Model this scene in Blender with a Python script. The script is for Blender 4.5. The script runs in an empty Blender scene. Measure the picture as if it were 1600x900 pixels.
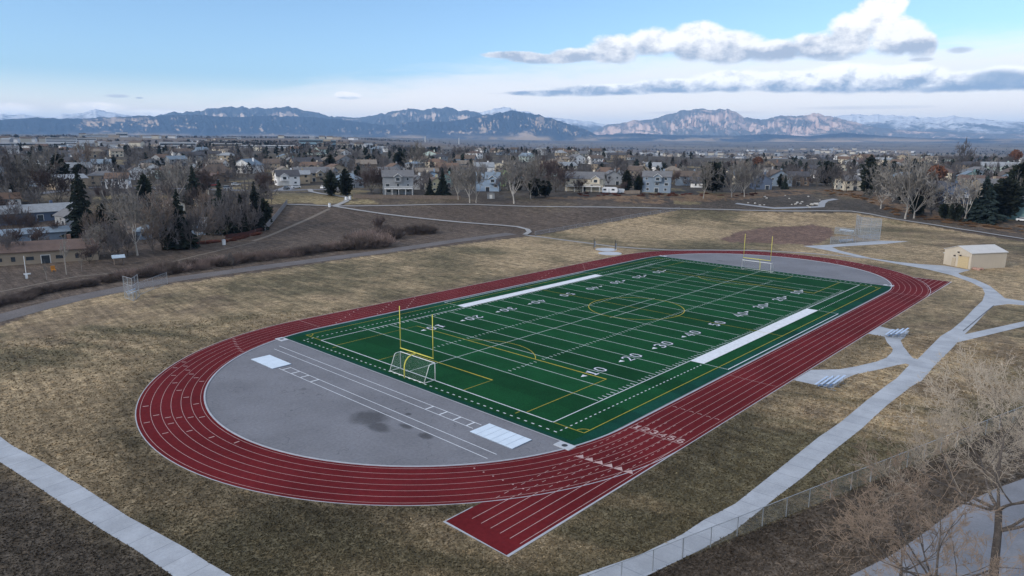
import bpy, bmesh, math, random
import numpy as np
from mathutils import Vector, Matrix
R = math.radians
C = bpy.context.scene.collection
random.seed(7); RNG = np.random.default_rng(7)

# ---------------------------------------------------------------- camera
CAM = np.array([-113.8, -72.38, 31.92]); YAW, PITCH, ROLL, FPX = 0.7472, -0.20824, 0.005565, 1091.3
_f = np.array([math.cos(PITCH)*math.cos(YAW), math.cos(PITCH)*math.sin(YAW), math.sin(PITCH)])
_r = np.cross(_f, [0, 0, 1]); _r /= np.linalg.norm(_r); _u = np.cross(_r, _f)
_r, _u = math.cos(ROLL)*_r + math.sin(ROLL)*_u, -math.sin(ROLL)*_r + math.cos(ROLL)*_u
FH = np.array([math.cos(YAW), math.sin(YAW)]); RH = np.array([math.sin(YAW), -math.cos(YAW)])
cam = bpy.data.objects.new('camera', bpy.data.cameras.new('camera')); C.objects.link(cam)
cam.data.sensor_width = 36; cam.data.lens = FPX/1600*36
cam.data.clip_start = 0.5; cam.data.clip_end = 90000
cam.matrix_world = Matrix(((_r[0], _u[0], -_f[0], CAM[0]), (_r[1], _u[1], -_f[1], CAM[1]), (_r[2], _u[2], -_f[2], CAM[2]), (0, 0, 0, 1)))
S = bpy.context.scene; S.camera = cam
S.view_settings.view_transform = 'Standard'; S.view_settings.look = 'None'
S.view_settings.gamma = 1; S.view_settings.use_curve_mapping = False
S.view_settings.exposure = 0.78
S.cycles.max_bounces = 5; S.cycles.diffuse_bounces = 2; S.cycles.glossy_bounces = 1; S.cycles.volume_bounces = 0
S.cycles.caustics_reflective = False; S.cycles.caustics_refractive = False
S.render.resolution_x = 1024; S.render.resolution_y = 576

# ---------------------------------------------------------------- sun
SUN_AZ, SUN_EL = YAW + R(122), R(24)
sv = Vector((math.cos(SUN_EL)*math.cos(SUN_AZ), math.cos(SUN_EL)*math.sin(SUN_AZ), math.sin(SUN_EL)))
sun = bpy.data.objects.new('sun', bpy.data.lights.new('sun', 'SUN')); C.objects.link(sun)
sun.data.energy = 1.5; sun.data.angle = R(10); sun.data.color = (1.0, 0.90, 0.78)
sun.rotation_euler = (-sv).to_track_quat('-Z', 'Y').to_euler(); sun.location = (0, 0, 200)

# ---------------------------------------------------------------- node helper
class NG:
    """tiny expression builder over shader math nodes"""
    def __init__(s, nt): s.nt = nt
    def n(s, t, **kw):
        nd = s.nt.nodes.new(t)
        for k, v in kw.items(): setattr(nd, k, v)
        return nd
    def put(s, sock, v):
        if hasattr(v, 'is_linked'): s.nt.links.new(v, sock)
        else: sock.default_value = v
    def m(s, op, *a, clamp=False):
        nd = s.n('ShaderNodeMath', operation=op, use_clamp=clamp)
        for i, v in enumerate(a): s.put(nd.inputs[i], v)
        return nd.outputs[0]
    def vm(s, op, *a, out=0):
        nd = s.n('ShaderNodeVectorMath', operation=op)
        for i, v in enumerate(a): s.put(nd.inputs[i], v)
        return nd.outputs[out]
    def ss(s, v, lo, hi, a=0.0, b=1.0):
        nd = s.n('ShaderNodeMapRange', interpolation_type='SMOOTHSTEP', clamp=True)
        for i, w in enumerate((v, lo, hi, a, b)): s.put(nd.inputs[i], w)
        return nd.outputs[0]
    def noise(s, vec, scale, detail=4, rough=0.55, dist=0.0, color=False):
        nd = s.n('ShaderNodeTexNoise')
        if vec is not None: s.put(nd.inputs['Vector'], vec)
        s.put(nd.inputs['Scale'], scale); nd.inputs['Detail'].default_value = detail
        nd.inputs['Roughness'].default_value = rough; nd.inputs['Distortion'].default_value = dist
        return nd.outputs['Color' if color else 'Fac']
    def mix(s, f, a, b, mode='MIX'):
        nd = s.n('ShaderNodeMix', data_type='RGBA', blend_type=mode)
        nd.clamp_factor = True
        s.put(nd.inputs[0], f)
        for i, v in ((6, a), (7, b)): s.put(nd.inputs[i], v if hasattr(v, 'is_linked') or len(v) == 4 else (*v, 1))
        return nd.outputs[2]
    def xyz(s, x, y, z):
        nd = s.n('ShaderNodeCombineXYZ')
        for i, v in enumerate((x, y, z)): s.put(nd.inputs[i], v)
        return nd.outputs[0]

def ray(px, py):
    d = _f + (px-800)/FPX*_r - (py-450)/FPX*_u
    return d/np.linalg.norm(d)
def azel(px, py):
    d = ray(px, py); return math.atan2(d[:2]@RH, d[:2]@FH), math.asin(d[2])

# ---------------------------------------------------------------- world: sky + clouds by direction
W = bpy.data.worlds.new('World'); S.world = W; W.use_nodes = True
W.cycles.sampling_method = 'MANUAL'; W.cycles.sample_map_resolution = 512
nt = W.node_tree; nt.nodes.clear(); g = NG(nt)
sky = g.n('ShaderNodeTexSky', sky_type='NISHITA', sun_disc=False)
sky.sun_elevation = SUN_EL; sky.sun_rotation = math.pi/2 - SUN_AZ
sky.air_density = 1.0; sky.dust_density = 0.6; sky.ozone_density = 1.2; sky.altitude = 1600
SKY_K = 0.112
tc = g.n('ShaderNodeTexCoord').outputs['Generated']
dirv = g.vm('NORMALIZE', tc)
AZ = g.m('ARCTAN2', g.vm('DOT_PRODUCT', dirv, (*RH, 0), out=1), g.vm('DOT_PRODUCT', dirv, (*FH, 0), out=1))
sp = g.n('ShaderNodeSeparateXYZ'); g.put(sp.inputs[0], dirv)
EL = g.m('ARCSINE', sp.outputs[2])
PAE = g.xyz(AZ, EL, 0.0)
P2 = g.xyz(AZ, g.m('MULTIPLY', EL, 1.5), 0.0)
base = g.vm('SCALE', g.vm('MULTIPLY', sky.outputs[0], (0.86, 0.98, 1.06))); base.node.inputs['Scale'].default_value = SKY_K
n_big = g.noise(P2, 7.0, 3, 0.55)
n_det = g.noise(P2, 34.0, 6, 0.64)
n_off = g.noise(g.vm('ADD', P2, (-0.009, 0.016, 0)), 34.0, 6, 0.64)
n_wisp = g.noise(g.xyz(AZ, g.m('MULTIPLY', EL, 7.0), 3.0), 9.0, 4, 0.6, 0.4)
def cloud_field(blobs, k=1.0):
    tot = None
    for (px, py, rx, ry, *w) in blobs:
        a, e = azel(px, py)
        sa = abs(azel(px+rx, py)[0]-a); se = abs(azel(px, py-ry)[1]-e)*(1.16 if ry > 20 else 1.0)
        v = g.vm('MULTIPLY_ADD', PAE, (1/sa, 1/se, 0), (-a/sa, -e/se, 0))
        q = g.vm('DOT_PRODUCT', v, v, out=1)
        tot = q if tot is None else g.m('SMOOTH_MIN', tot, q, 0.5)
    return g.m('MAXIMUM', g.m('SUBTRACT', 1.0, tot), -3.0)
def ely(py, px=1100): return azel(px, py)[1]
def add_cloud(col, blobs, y_base, y_top, namp, soft, lit, dark, strength=1.0, flat=6, px=1100):
    f = cloud_field(blobs)
    f = g.m('ADD', f, g.m('MULTIPLY', g.m('SUBTRACT', n_det, 0.5), namp))
    f = g.m('ADD', f, g.m('MULTIPLY', g.m('SUBTRACT', n_big, 0.5), namp*0.8))
    al = g.ss(f, 0.0, soft)
    if flat:
        eb = g.m('ADD', EL, g.m('MULTIPLY', g.m('SUBTRACT', n_det, 0.5), 0.012))
        al = g.m('MULTIPLY', al, g.ss(eb, ely(y_base+flat, px), ely(y_base-flat, px)))
    hgt = g.ss(g.m('ADD', EL, g.m('MULTIPLY', g.m('SUBTRACT', n_big, 0.5), 0.03)), ely(y_base-2, px), ely(y_base-(y_base-y_top)*0.75, px))
    rel = g.m('MULTIPLY', g.m('SUBTRACT', n_det, n_off), 2.6)
    t = g.m('ADD', g.m('ADD', hgt, rel), g.m('MULTIPLY', g.ss(f, 0.9, 0.0), 0.25), clamp=True)
    return g.mix(g.m('MULTIPLY', al, strength), col, g.mix(t, dark, lit))
col = base
# thin white veil under a slanting upper edge
vx = [-1.4, azel(330, 120)[0], azel(760, 103)[0], azel(1100, 60)[0], azel(1600, 35)[0], 1.6]
slope_e = g.n('ShaderNodeFloatCurve')
cm = slope_e.mapping.curves[0]
def nx(a): return (a+1.6)/3.2
pts = [(0, 0.055), (nx(azel(380, 145)[0]), azel(380, 145)[1]*3), (nx(azel(560, 118)[0]), azel(560, 118)[1]*3), (nx(azel(760, 100)[0]), azel(760, 100)[1]*3), (nx(azel(1100, 74)[0]), azel(1100, 74)[1]*3), (nx(azel(1600, 44)[0]), azel(1600, 44)[1]*3), (1, 0.6)]
while len(cm.points) < len(pts): cm.points.new(0.5, 0.5)
for p_, (a, b) in zip(cm.points, pts): p_.location = (a, b)
slope_e.mapping.update()
g.put(slope_e.inputs['Value'], g.m('DIVIDE', g.m('ADD', AZ, 1.6), 3.2))
edge = g.m('DIVIDE', slope_e.outputs[0], 3.0)
ev = g.m('SUBTRACT', edge, g.m('ADD', EL, g.m('MULTIPLY', g.m('SUBTRACT', n_wisp, 0.5), 0.05)))
veil = g.m('MULTIPLY', g.ss(ev, -0.012, 0.035), g.ss(n_wisp, 0.05, 0.6, 0.72, 0.97))
col = g.mix(veil, col, (0.81, 0.80, 0.785))
low = g.ss(EL, 0.085, 0.0, 0.0, 0.8)
col = g.mix(low, col, (1.72, 1.49, 1.18))
LIT, DRK = (0.80, 0.79, 0.77), (0.42, 0.50, 0.63)
col = add_cloud(col, [(20, 174, 55, 16), (150, 168, 60, 10), (240, 176, 60, 6)], 195, 165, 1.3, 1.1, (1.5,1.38,1.22), (1.0, .98, .96), flat=0, px=100)
col = add_cloud(col, [(183, 150, 22, 3.2), (218, 153, 8, 2)], 154, 147, 0.9, 0.9, (0.55, 0.58, 0.62), (0.36, 0.42, 0.50), 0.8, flat=0, px=180)
col = add_cloud(col, [(544, 150, 24, 6.5), (536, 147, 14, 5)], 155, 143, 0.7, 0.6, (1.05,1.0,.95), (0.40, 0.52, 0.62), flat=2.5, px=545)
col = add_cloud(col, [(850, 92, 75, 9), (800, 86, 55, 7), (900, 86, 50, 12), (960, 76, 50, 24), (1020, 66, 46, 24), (1085, 66, 52, 30), (1140, 76, 60, 26), (1210, 82, 60, 20), (1280, 72, 60, 24), (1330, 54, 48, 36), (1368, 26, 40, 38), (1392, 2, 34, 30), (1400, 56, 50, 32), (1440, 72, 28, 22)], 99, 40, 1.25, 0.55, LIT, (0.33, 0.38, 0.46), flat=7)
col = add_cloud(col, [(1300, 92, 30, 5), (1440, 93, 24, 4), (1500, 78, 26, 7)], 97, 80, 1.0, 0.9, (0.55, 0.57, 0.60), (0.36, 0.41, 0.48), 0.75, flat=0)
col = add_cloud(col, [(880, 146, 105, 6), (960, 140, 110, 10), (1060, 134, 90, 14), (1140, 127, 75, 20), (1230, 128, 80, 20), (1320, 124, 90, 24), (1420, 125, 80, 24), (1500, 128, 80, 20), (1570, 126, 75, 22), (1660, 128, 90, 24)], 149, 112, 0.8, 0.5, (0.95, 0.94, 0.92), (0.27, 0.345, 0.45), flat=4)
col = add_cloud(col, [(1560, 126, 66, 20), (1640, 128, 80, 22), (1490, 140, 70, 9)], 150, 60, 0.8, 0.8, (0.42, 0.48, 0.56), (0.25, 0.33, 0.44), 0.9, flat=4)
col = add_cloud(col, [(780, 146, 30, 2), (1100, 176, 120, 4), (1350, 168, 150, 4)], 180, 150, 1.2, 1.2, (0.75, 0.74, 0.74), (0.55, 0.57, 0.60), 0.45, flat=0)
# overhead: broken cloud deck out of frame so the ground gets soft grey-blue light
deck = g.m('MULTIPLY', g.ss(EL, 0.34, 0.6), g.ss(g.noise(dirv, 2.4, 2, 0.55), 0.38, 0.62, 0.35, 0.95))
col = g.mix(deck, col, (0.62, 0.66, 0.74))
bg = g.n('ShaderNodeBackground'); g.put(bg.inputs[0], col); bg.inputs[1].default_value = 1.0
g.put(g.n('ShaderNodeOutputWorld').inputs[0], bg.outputs[0])

# ---------------------------------------------------------------- value noise (numpy)
_T = np.random.default_rng(3).random((256, 256))
def vn(x, y):
    xi = np.floor(x).astype(int); yi = np.floor(y).astype(int); fx = x-xi; fy = y-yi
    fx = fx*fx*(3-2*fx); fy = fy*fy*(3-2*fy)
    T = lambda i, j: _T[i % 256, j % 256]
    return (T(xi, yi)*(1-fx)+T(xi+1, yi)*fx)*(1-fy) + (T(xi, yi+1)*(1-fx)+T(xi+1, yi+1)*fx)*fy
def fbm(x, y, o=5, r=0.5):
    s = 0; a = 1; t = 0
    for i in range(o): s = s+a*vn(x*2**i+17.3*i, y*2**i+9.1*i); t += a; a *= r
    return s/t

# ---------------------------------------------------------------- terrain height
def sst(a, b, x):
    t = np.clip((x-a)/(b-a), 0, 1); return t*t*(3-2*t)
def H(x, y):
    x = np.asarray(x, float); y = np.asarray(y, float)
    dx, dy = x-CAM[0], y-CAM[1]; d = np.hypot(dx, dy)
    a = np.arctan2(dx*RH[0]+dy*RH[1], dx*FH[0]+dy*FH[1])
    front = sst(1.5, 1.0, np.abs(a))
    d0 = np.interp(a, [-0.70, -0.633, -0.3, 0.1, 0.4, 0.633], [285, 285, 238, 240, 290, 300])
    wl = sst(0.10, -0.28, a); wr = sst(0.05, 0.3, a)
    h = 7*sst(d0, d0+110, d) + (9-5*wr)*sst(380, 850, d)
    h += wl*(20*sst(900, 4200, d) + 45*sst(4200, 13500, d))
    h += (1-wl)*(-(44-6*wr)*sst(900, 2000, d) + 62*sst(5500, 13800, d))
    h = h + sst(900, 2500, d)*(fbm(x/900, y/900, 4)-0.5)*14
    return h*front
def at(px, py, far=16000):
    d = ray(px, py); lo = 5.0
    ts = np.exp(np.linspace(math.log(20), math.log(far), 900))
    P = CAM[None] + ts[:, None]*d[None]
    under = P[:, 2] < H(P[:, 0], P[:, 1])
    if not under.any(): p = P[-1]; return Vector((p[0], p[1], float(H(p[0], p[1]))))
    i = int(np.argmax(under)); lo, hi = ts[max(i-1, 0)], ts[i]
    for _ in range(30):
        m = (lo+hi)/2; p = CAM+m*d
        if p[2] < H(p[0], p[1]): hi = m
        else: lo = m
    p = CAM+hi*d; return Vector((p[0], p[1], float(H(p[0], p[1]))))
def pol(px, dist):
    """ground point in the direction of photo column px at a horizontal distance"""
    a = azel(px, 300)[0]
    x = CAM[0]+dist*(math.cos(a)*FH[0]+math.sin(a)*RH[0]); y = CAM[1]+dist*(math.cos(a)*FH[1]+math.sin(a)*RH[1])
    return Vector((x, y, float(H(x, y))))

# ---------------------------------------------------------------- mesh builder
class MB:
    def __init__(s): s.v = []; s.f = []
    def poly(s, pts):
        n = len(s.v); s.v += [tuple(p) for p in pts]; s.f.append(tuple(range(n, n+len(pts)))); return s
    def box(s, c, d, rz=0.0, M=None):
        n = len(s.v); ca, sa = math.cos(rz), math.sin(rz)
        for z in (-.5, .5):
            for x, y in ((-.5, -.5), (.5, -.5), (.5, .5), (-.5, .5)):
                X, Y = x*d[0], y*d[1]; s.v.append((c[0]+X*ca-Y*sa, c[1]+X*sa+Y*ca, c[2]+z*d[2]))
        for q in ((3, 2, 1, 0), (4, 5, 6, 7), (0, 1, 5, 4), (1, 2, 6, 5), (2, 3, 7, 6), (3, 0, 4, 7)): s.f.append(tuple(n+i for i in q))
        return s
    def tube(s, pts, r, k=6, cap=True):
        pts = [Vector(p) for p in pts]; rr = r if hasattr(r, '__len__') else [r]*len(pts); n0 = len(s.v)
        for i, p in enumerate(pts):
            t = (pts[min(i+1, len(pts)-1)]-pts[max(i-1, 0)]).normalized()
            a = t.orthogonal().normalized() if i == 0 else (a - t*a.dot(t)).normalized()
            b = t.cross(a)
            for j in range(k):
                w = 2*math.pi*j/k; s.v.append(tuple(p+(a*math.cos(w)+b*math.sin(w))*rr[i]))
        for i in range(len(pts)-1):
            for j in range(k):
                s.f.append((n0+i*k+j, n0+i*k+(j+1) % k, n0+(i+1)*k+(j+1) % k, n0+(i+1)*k+j))
        if cap:
            s.f.append(tuple(n0+j for j in reversed(range(k)))); s.f.append(tuple(n0+(len(pts)-1)*k+j for j in range(k)))
        return s
    def strip(s, pts, w, z=0.0, closed=False, off=0.0, drape=False):
        """flat ribbon of width w along 2-D points"""
        P = np.array([(p[0], p[1]) for p in pts], float); n = len(P)
        if closed: T = np.roll(P, -1, 0)-np.roll(P, 1, 0)
        else:
            T = np.empty_like(P); T[1:-1] = P[2:]-P[:-2]; T[0] = P[1]-P[0]; T[-1] = P[-1]-P[-2]
            e = np.diff(P, axis=0); e /= np.linalg.norm(e, axis=1)[:, None]
        T /= np.linalg.norm(T, axis=1)[:, None]; N = np.c_[-T[:, 1], T[:, 0]]
        sc = np.ones(n)
        if not closed and n > 2: sc[1:-1] = 1/np.maximum(0.4, np.abs((T[1:-1]*e[:-1]).sum(1)))
        n0 = len(s.v)
        for i in range(n):
            for sd in (off+w/2, off-w/2):
                q = P[i]+N[i]*sd*sc[i]; s.v.append((q[0], q[1], z+(float(H(q[0], q[1])) if drape else 0)))
        for i in range(n if closed else n-1):
            j = (i+1) % n; s.f.append((n0+2*i, n0+2*i+1, n0+2*j+1, n0+2*j))
        return s
    def build(s, name, mat=None, parent=None, smooth=False, coll=True):
        me = bpy.data.meshes.new(name); me.from_pydata(s.v, [], s.f); me.update()
        return link(name, me, mat, parent, smooth)
def link(name, me, mat=None, parent=None, smooth=False):
    o = bpy.data.objects.new(name, me); C.objects.link(o)
    if mat: me.materials.append(mat)
    if parent is not None: o.parent = parent
    if smooth: me.polygons.foreach_set('use_smooth', [True]*len(me.polygons))
    return o
def arr_mesh(name, V, F):
    """numpy verts (n,3), faces (m,k)"""
    me = bpy.data.meshes.new(name); V = np.asarray(V, np.float32); F = np.asarray(F, np.int32); k = F.shape[1]
    me.vertices.add(len(V)); me.vertices.foreach_set('co', V.ravel())
    me.loops.add(F.size); me.loops.foreach_set('vertex_index', F.ravel())
    me.polygons.add(len(F)); me.polygons.foreach_set('loop_start', np.arange(0, F.size, k, dtype=np.int32))
    me.update(calc_edges=True); return me
def tag(o, label=None, cat=None, group=None, kind=None):
    if label: o['label'] = label
    if cat: o['category'] = cat
    if group: o['group'] = group
    if kind: o['kind'] = kind
    return o
def struct(o): o['kind'] = 'structure'; return o
def empty(name, loc=(0, 0, 0), rz=0, label=None, cat=None, group=None):
    o = bpy.data.objects.new(name, None); C.objects.link(o); o.location = loc; o.rotation_euler = (0, 0, rz)
    o.empty_display_size = 0.5
    return tag(o, label, cat, group)
def copy_tree(o, parent=None):
    c = o.copy(); C.objects.link(c)
    if parent is not None: c.parent = parent
    for ch in list(o.children): copy_tree(ch, c)
    return c

# ---------------------------------------------------------------- materials
MATS = {}
def mat(name, col, rough=0.85, spec=0.3, metal=0.0, var=0.15, scale=3.0, bump=0.0, bscale=20.0, fine=None, coords='Object', attr=None, detail=4):
    """procedural surface: base colour broken up by noise at one or two scales"""
    if name in MATS: return MATS[name]
    m = bpy.data.materials.new(name); m.use_nodes = True; nt = m.node_tree; g = NG(nt)
    b = nt.nodes['Principled BSDF']; b.inputs['Roughness'].default_value = rough
    b.inputs['Specular IOR Level'].default_value = spec; b.inputs['Metallic'].default_value = metal
    vec = g.n('ShaderNodeTexCoord').outputs['Object'] if coords == 'Object' else g.n('ShaderNodeNewGeometry').outputs['Position']
    n1 = g.noise(vec, scale, detail, 0.6)
    c = g.mix(1.0, (*col, 1), g.xyz(*[g.ss(n1, 0.25, 0.75, 1-var, 1+var)]*3), 'MULTIPLY')
    if fine:
        n2 = g.noise(vec, fine[0], 5, 0.65)
        c = g.mix(1.0, c, g.xyz(*[g.ss(n2, 0.25, 0.75, 1-fine[1], 1+fine[1])]*3), 'MULTIPLY')
    if attr == 'random':
        oi = g.n('ShaderNodeObjectInfo').outputs['Random']
        c = g.mix(1.0, c, g.xyz(*[g.ss(oi, 0, 1, 0.75, 1.3)]*3), 'MULTIPLY')
    g.put(b.inputs['Base Color'], c)
    if bump:
        bp = g.n('ShaderNodeBump'); bp.inputs['Strength'].default_value = bump; bp.inputs['Distance'].default_value = 0.05
        g.put(bp.inputs['Height'], g.noise(vec, bscale, 5, 0.65)); g.put(b.inputs['Normal'], bp.outputs[0])
    MATS[name] = m; return m
# ================================================================ SETTING: ground, mountains, haze
def pip(x, y, poly):
    ins = np.zeros(x.shape, bool); n = len(poly)
    for i in range(n):
        (x1, y1), (x2, y2) = poly[i], poly[(i+1) % n]
        c = ((y1 > y) != (y2 > y)) & (x < (x2-x1)*(y-y1)/((y2-y1) if y2 != y1 else 1e-9)+x1); ins ^= c
    return ins
def wpoly(pts): return [tuple(at(*p))[:2] for p in pts]
MOWN = wpoly([(0, 511), (50, 491), (115, 468), (190, 457), (262, 445), (400, 426), (560, 402), (650, 391), (750, 378), (830, 369), (940, 349), (1062, 327), (1200, 331), (1330, 332), (1400, 343), (1460, 354), (1600, 378)]) + [tuple(pol(1950, 250))[:2], (-30, -90), (-100, -60), (-110, 20)] + [tuple(pol(-250, 150))[:2]]
DIRT = wpoly([(1125, 374), (1150, 363), (1200, 355), (1270, 351), (1300, 356), (1303, 368), (1290, 376), (1265, 384), (1240, 381), (1180, 380), (1140, 379)])
LA, LB = np.array(at(362, 905))[:2], np.array(at(0, 700))[:2]
FENCE_A, FENCE_B = np.array([-68.7, -48.9]), np.array([-15.6, -64.1])
def ground_col(x, y):
    d = np.hypot(x-CAM[0], y-CAM[1]); a = np.arctan2((x-CAM[0])*RH[0]+(y-CAM[1])*RH[1], (x-CAM[0])*FH[0]+(y-CAM[1])*FH[1])
    n1 = fbm(x/24+5, y/24+3, 5)[..., None]; n2 = fbm(x/6+50, y/6, 5, 0.6)[..., None]; n3 = fbm(x/70+9, y/70+40, 4)[..., None]
    # streaks of mowing along the left field and along the pitch
    s1 = fbm((x*0.9+y*0.43)/2.2+3, (y*0.9-x*0.43)/40, 4)[..., None]
    tan = np.array([0.300, 0.226, 0.136]); olive = np.array([0.104, 0.088, 0.052]); brn = np.array([0.080, 0.060, 0.044])
    m = sst(0.36, 0.60, n1*0.55+n2*0.22+s1*0.23); k = sst(0.52, 0.74, n3*0.45+n2*0.55)
    mown = olive*(1-m)+tan*m; mown = mown*(1-k*0.7)+brn*k*0.7
    # near ground toward bottom left darkened: olive grass plus painted-in lens vignette
    near = (sst(-30, -82, x)*sst(135, 50, d)*(0.35+0.65*sst(-45, -8, y)))[..., None]
    mown = mown*(1-near*0.52)+np.array([0.048, 0.041, 0.027])*near*0.52
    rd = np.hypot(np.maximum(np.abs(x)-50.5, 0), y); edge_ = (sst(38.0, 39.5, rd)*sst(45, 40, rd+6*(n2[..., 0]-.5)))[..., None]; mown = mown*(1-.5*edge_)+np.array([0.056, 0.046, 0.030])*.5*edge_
    far_tan = sst(90, 200, d)[..., None]*sst(0.25, 0.7, n1)
    mown = mown*(1-0.35*far_tan)+tan*1.05*0.35*far_tan
    nat = np.array([0.088, 0.068, 0.054])*(0.72+0.6*n1)*(0.85+0.3*n2)
    sub = np.array([0.062, 0.054, 0.046])*(0.6+0.8*n2)
    sub = sub*(1-sst(0.55, 0.7, n1)*0.5)+np.array([0.15, 0.118, 0.072])*sst(0.55, 0.7, n1)*0.5
    np1 = fbm(x/420, y/420+7, 5, 0.6)[..., None]; np2 = fbm(x/1500+3, y/1500, 4)[..., None]
    plain = np.array([0.14, 0.112, 0.092])*(0.55+0.9*np1); pk = sst(0.48, 0.62, np2)
    plain = plain*(1-pk*0.6)+np.array([0.20, 0.165, 0.115])*pk*0.6
    dk = sst(0.5, 0.62, fbm(x/260+31, y/260+8, 5, 0.6))[..., None]; plain = plain*(1-dk*0.55)+np.array([0.05, 0.05, 0.05])*dk*0.55
    w = fbm(x/3.0, y/3.0, 3)*3-1.5
    inm = (pip(x+w, y+w*0.6, MOWN))[..., None]
    sb = sst(300, 370, d+40*n1[..., 0])[..., None]; pl = sst(1000, 1700, d+300*n3[..., 0])[..., None]
    c = nat*(1-sb)+sub*sb; c = c*(1-pl)+plain*pl
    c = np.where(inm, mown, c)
    lw = (pip(x+w, y, LAWN) | (sb[..., 0] > .5) & (fbm(x/30+70, y/30, 3) > .67) & (d < 700))[..., None]; c = np.where(lw, np.array([0.185, 0.150, 0.085])*(0.6+0.8*n1), c)
    # orange-brown weeds on the right bank and by the trees
    wd = (pip(x, y, WEED) & (n2[..., 0] > 0.42))[..., None]; c = np.where(wd, np.array([0.140, 0.094, 0.060])*(0.45+1.1*n2), c)
    di = pip(x+w*1.5, y+w, DIRT)[..., None]; c = np.where(di, np.array([0.135, 0.088, 0.068])*(0.7+0.6*n2), c)
    # planted strip beyond the chain link fence: leaf litter and mulch
    e = FENCE_B-FENCE_A; e = e/np.linalg.norm(e)
    side = (x-FENCE_A[0])*(-e[1])+(y-FENCE_A[1])*e[0]
    b = ((side < -0.1) & (d < 140) & (x > -110))[..., None]
    c = np.where(b, np.array([0.110, 0.088, 0.068])*(0.5+1.0*n2)*(1-0.45*sst(-6, 0, side)[..., None]), c)
    # dim unmown bank beyond the lower left path
    eL = LB-LA; eL = eL/np.linalg.norm(eL); sL = (x-LA[0])*(-eL[1])+(y-LA[1])*eL[0]
    bl = (sst(-1.0, 4.0, sL+4*(n2[..., 0]-0.5))*(np.abs((x-LA[0])*eL[0]+(y-LA[1])*eL[1]) < 90))[..., None]
    c = c*(1-bl)+np.array([0.074, 0.061, 0.047])*(0.5+1.0*n2)*bl
    return c
LAWN = wpoly([(405, 301), (480, 302), (548, 301), (575, 303), (560, 309), (545, 312), (520, 316), (440, 317)])
WEED = wpoly([(1060, 318), (1150, 312), (1260, 303), (1330, 308), (1400, 330), (1600, 366), (1600, 352), (1500, 338), (1420, 320), (1340, 294), (1250, 296), (1100, 304), (830, 309), (1000, 318)])
def build_ground():
    az = np.r_[np.linspace(-math.pi, -0.86, 60)[:-1], np.linspace(-0.86, 0.86, 640), np.linspace(0.86, math.pi, 60)[1:-1]]
    rr = np.r_[np.linspace(2, 34, 24)[:-1], 34*np.exp(np.linspace(0, math.log(30000/34), 760))]
    A_, R_ = np.meshgrid(az, rr)
    x = CAM[0]+R_*(np.cos(A_)*FH[0]+np.sin(A_)*RH[0]); y = CAM[1]+R_*(np.cos(A_)*FH[1]+np.sin(A_)*RH[1])
    z = H(x, y)
    col = ground_col(x, y); na, nr = len(az), len(rr)
    i, j = np.meshgrid(np.arange(na), np.arange(nr-1)); i2 = (i+1) % na
    F = np.stack([j*na+i, j*na+i2, (j+1)*na+i2, (j+1)*na+i], -1).reshape(-1, 4)[:, ::-1]
    V = np.stack([x, y, z], -1).reshape(-1, 3)
    me = arr_mesh('ground', V, F)
    at_ = me.color_attributes.new('soil', 'FLOAT_COLOR', 'POINT')
    at_.data.foreach_set('color', np.c_[col.reshape(-1, 3), np.ones(len(V))].astype(np.float32).ravel())
    m = bpy.data.materials.new('ground'); m.use_nodes = True; nt = m.node_tree; g = NG(nt); b = nt.nodes['Principled BSDF']
    b.inputs['Roughness'].default_value = 0.95; b.inputs['Specular IOR Level'].default_value = 0.15
    at2 = g.n('ShaderNodeVertexColor'); at2.layer_name = 'soil'
    pos = g.n('ShaderNodeNewGeometry').outputs['Position']
    fine = g.noise(pos, 2.6, 7, 0.8); med = g.noise(pos, 0.55, 5, 0.65, 0.4); tuft = g.noise(pos, 1.3, 3, 0.6); grit = g.noise(pos, 7.5, 3, 0.7)
    rot = g.n('ShaderNodeVectorRotate', rotation_type='Z_AXIS'); g.put(rot.inputs['Vector'], pos); rot.inputs['Angle'].default_value = 0.10
    st = g.noise(g.vm('MULTIPLY', rot.outputs[0], (1.1, 0.05, 1)), 1.0, 4, 0.6)
    k = g.m('MULTIPLY', g.ss(fine, 0.28, 0.74, 0.30, 1.95), g.ss(med, 0.28, 0.72, 0.62, 1.38))
    k = g.m('MULTIPLY', k, g.ss(tuft, 0.5, 0.68, 1.0, 0.68)); k = g.m('MULTIPLY', k, g.ss(grit, 0.34, 0.66, 0.75, 1.25)); k = g.m('MULTIPLY', k, g.ss(st, 0.3, 0.7, 0.74, 1.26))
    c = g.mix(1.0, at2.outputs[0], g.xyz(k, k, k), 'MULTIPLY')
    hue = g.noise(pos, 0.9, 4, 0.6)
    c = g.mix(g.ss(hue, 0.5, 0.75, 0, 0.5), c, g.mix(1.0, c, (1.22, 1.0, 0.72, 1), 'MULTIPLY'))
    g.put(b.inputs['Base Color'], c)
    bp = g.n('ShaderNodeBump'); bp.inputs['Strength'].default_value = 0.55; bp.inputs['Distance'].default_value = 0.12
    g.put(bp.inputs['Height'], fine); g.put(b.inputs['Normal'], bp.outputs[0])
    return struct(link('ground', me, m, smooth=True))
build_ground()

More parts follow.
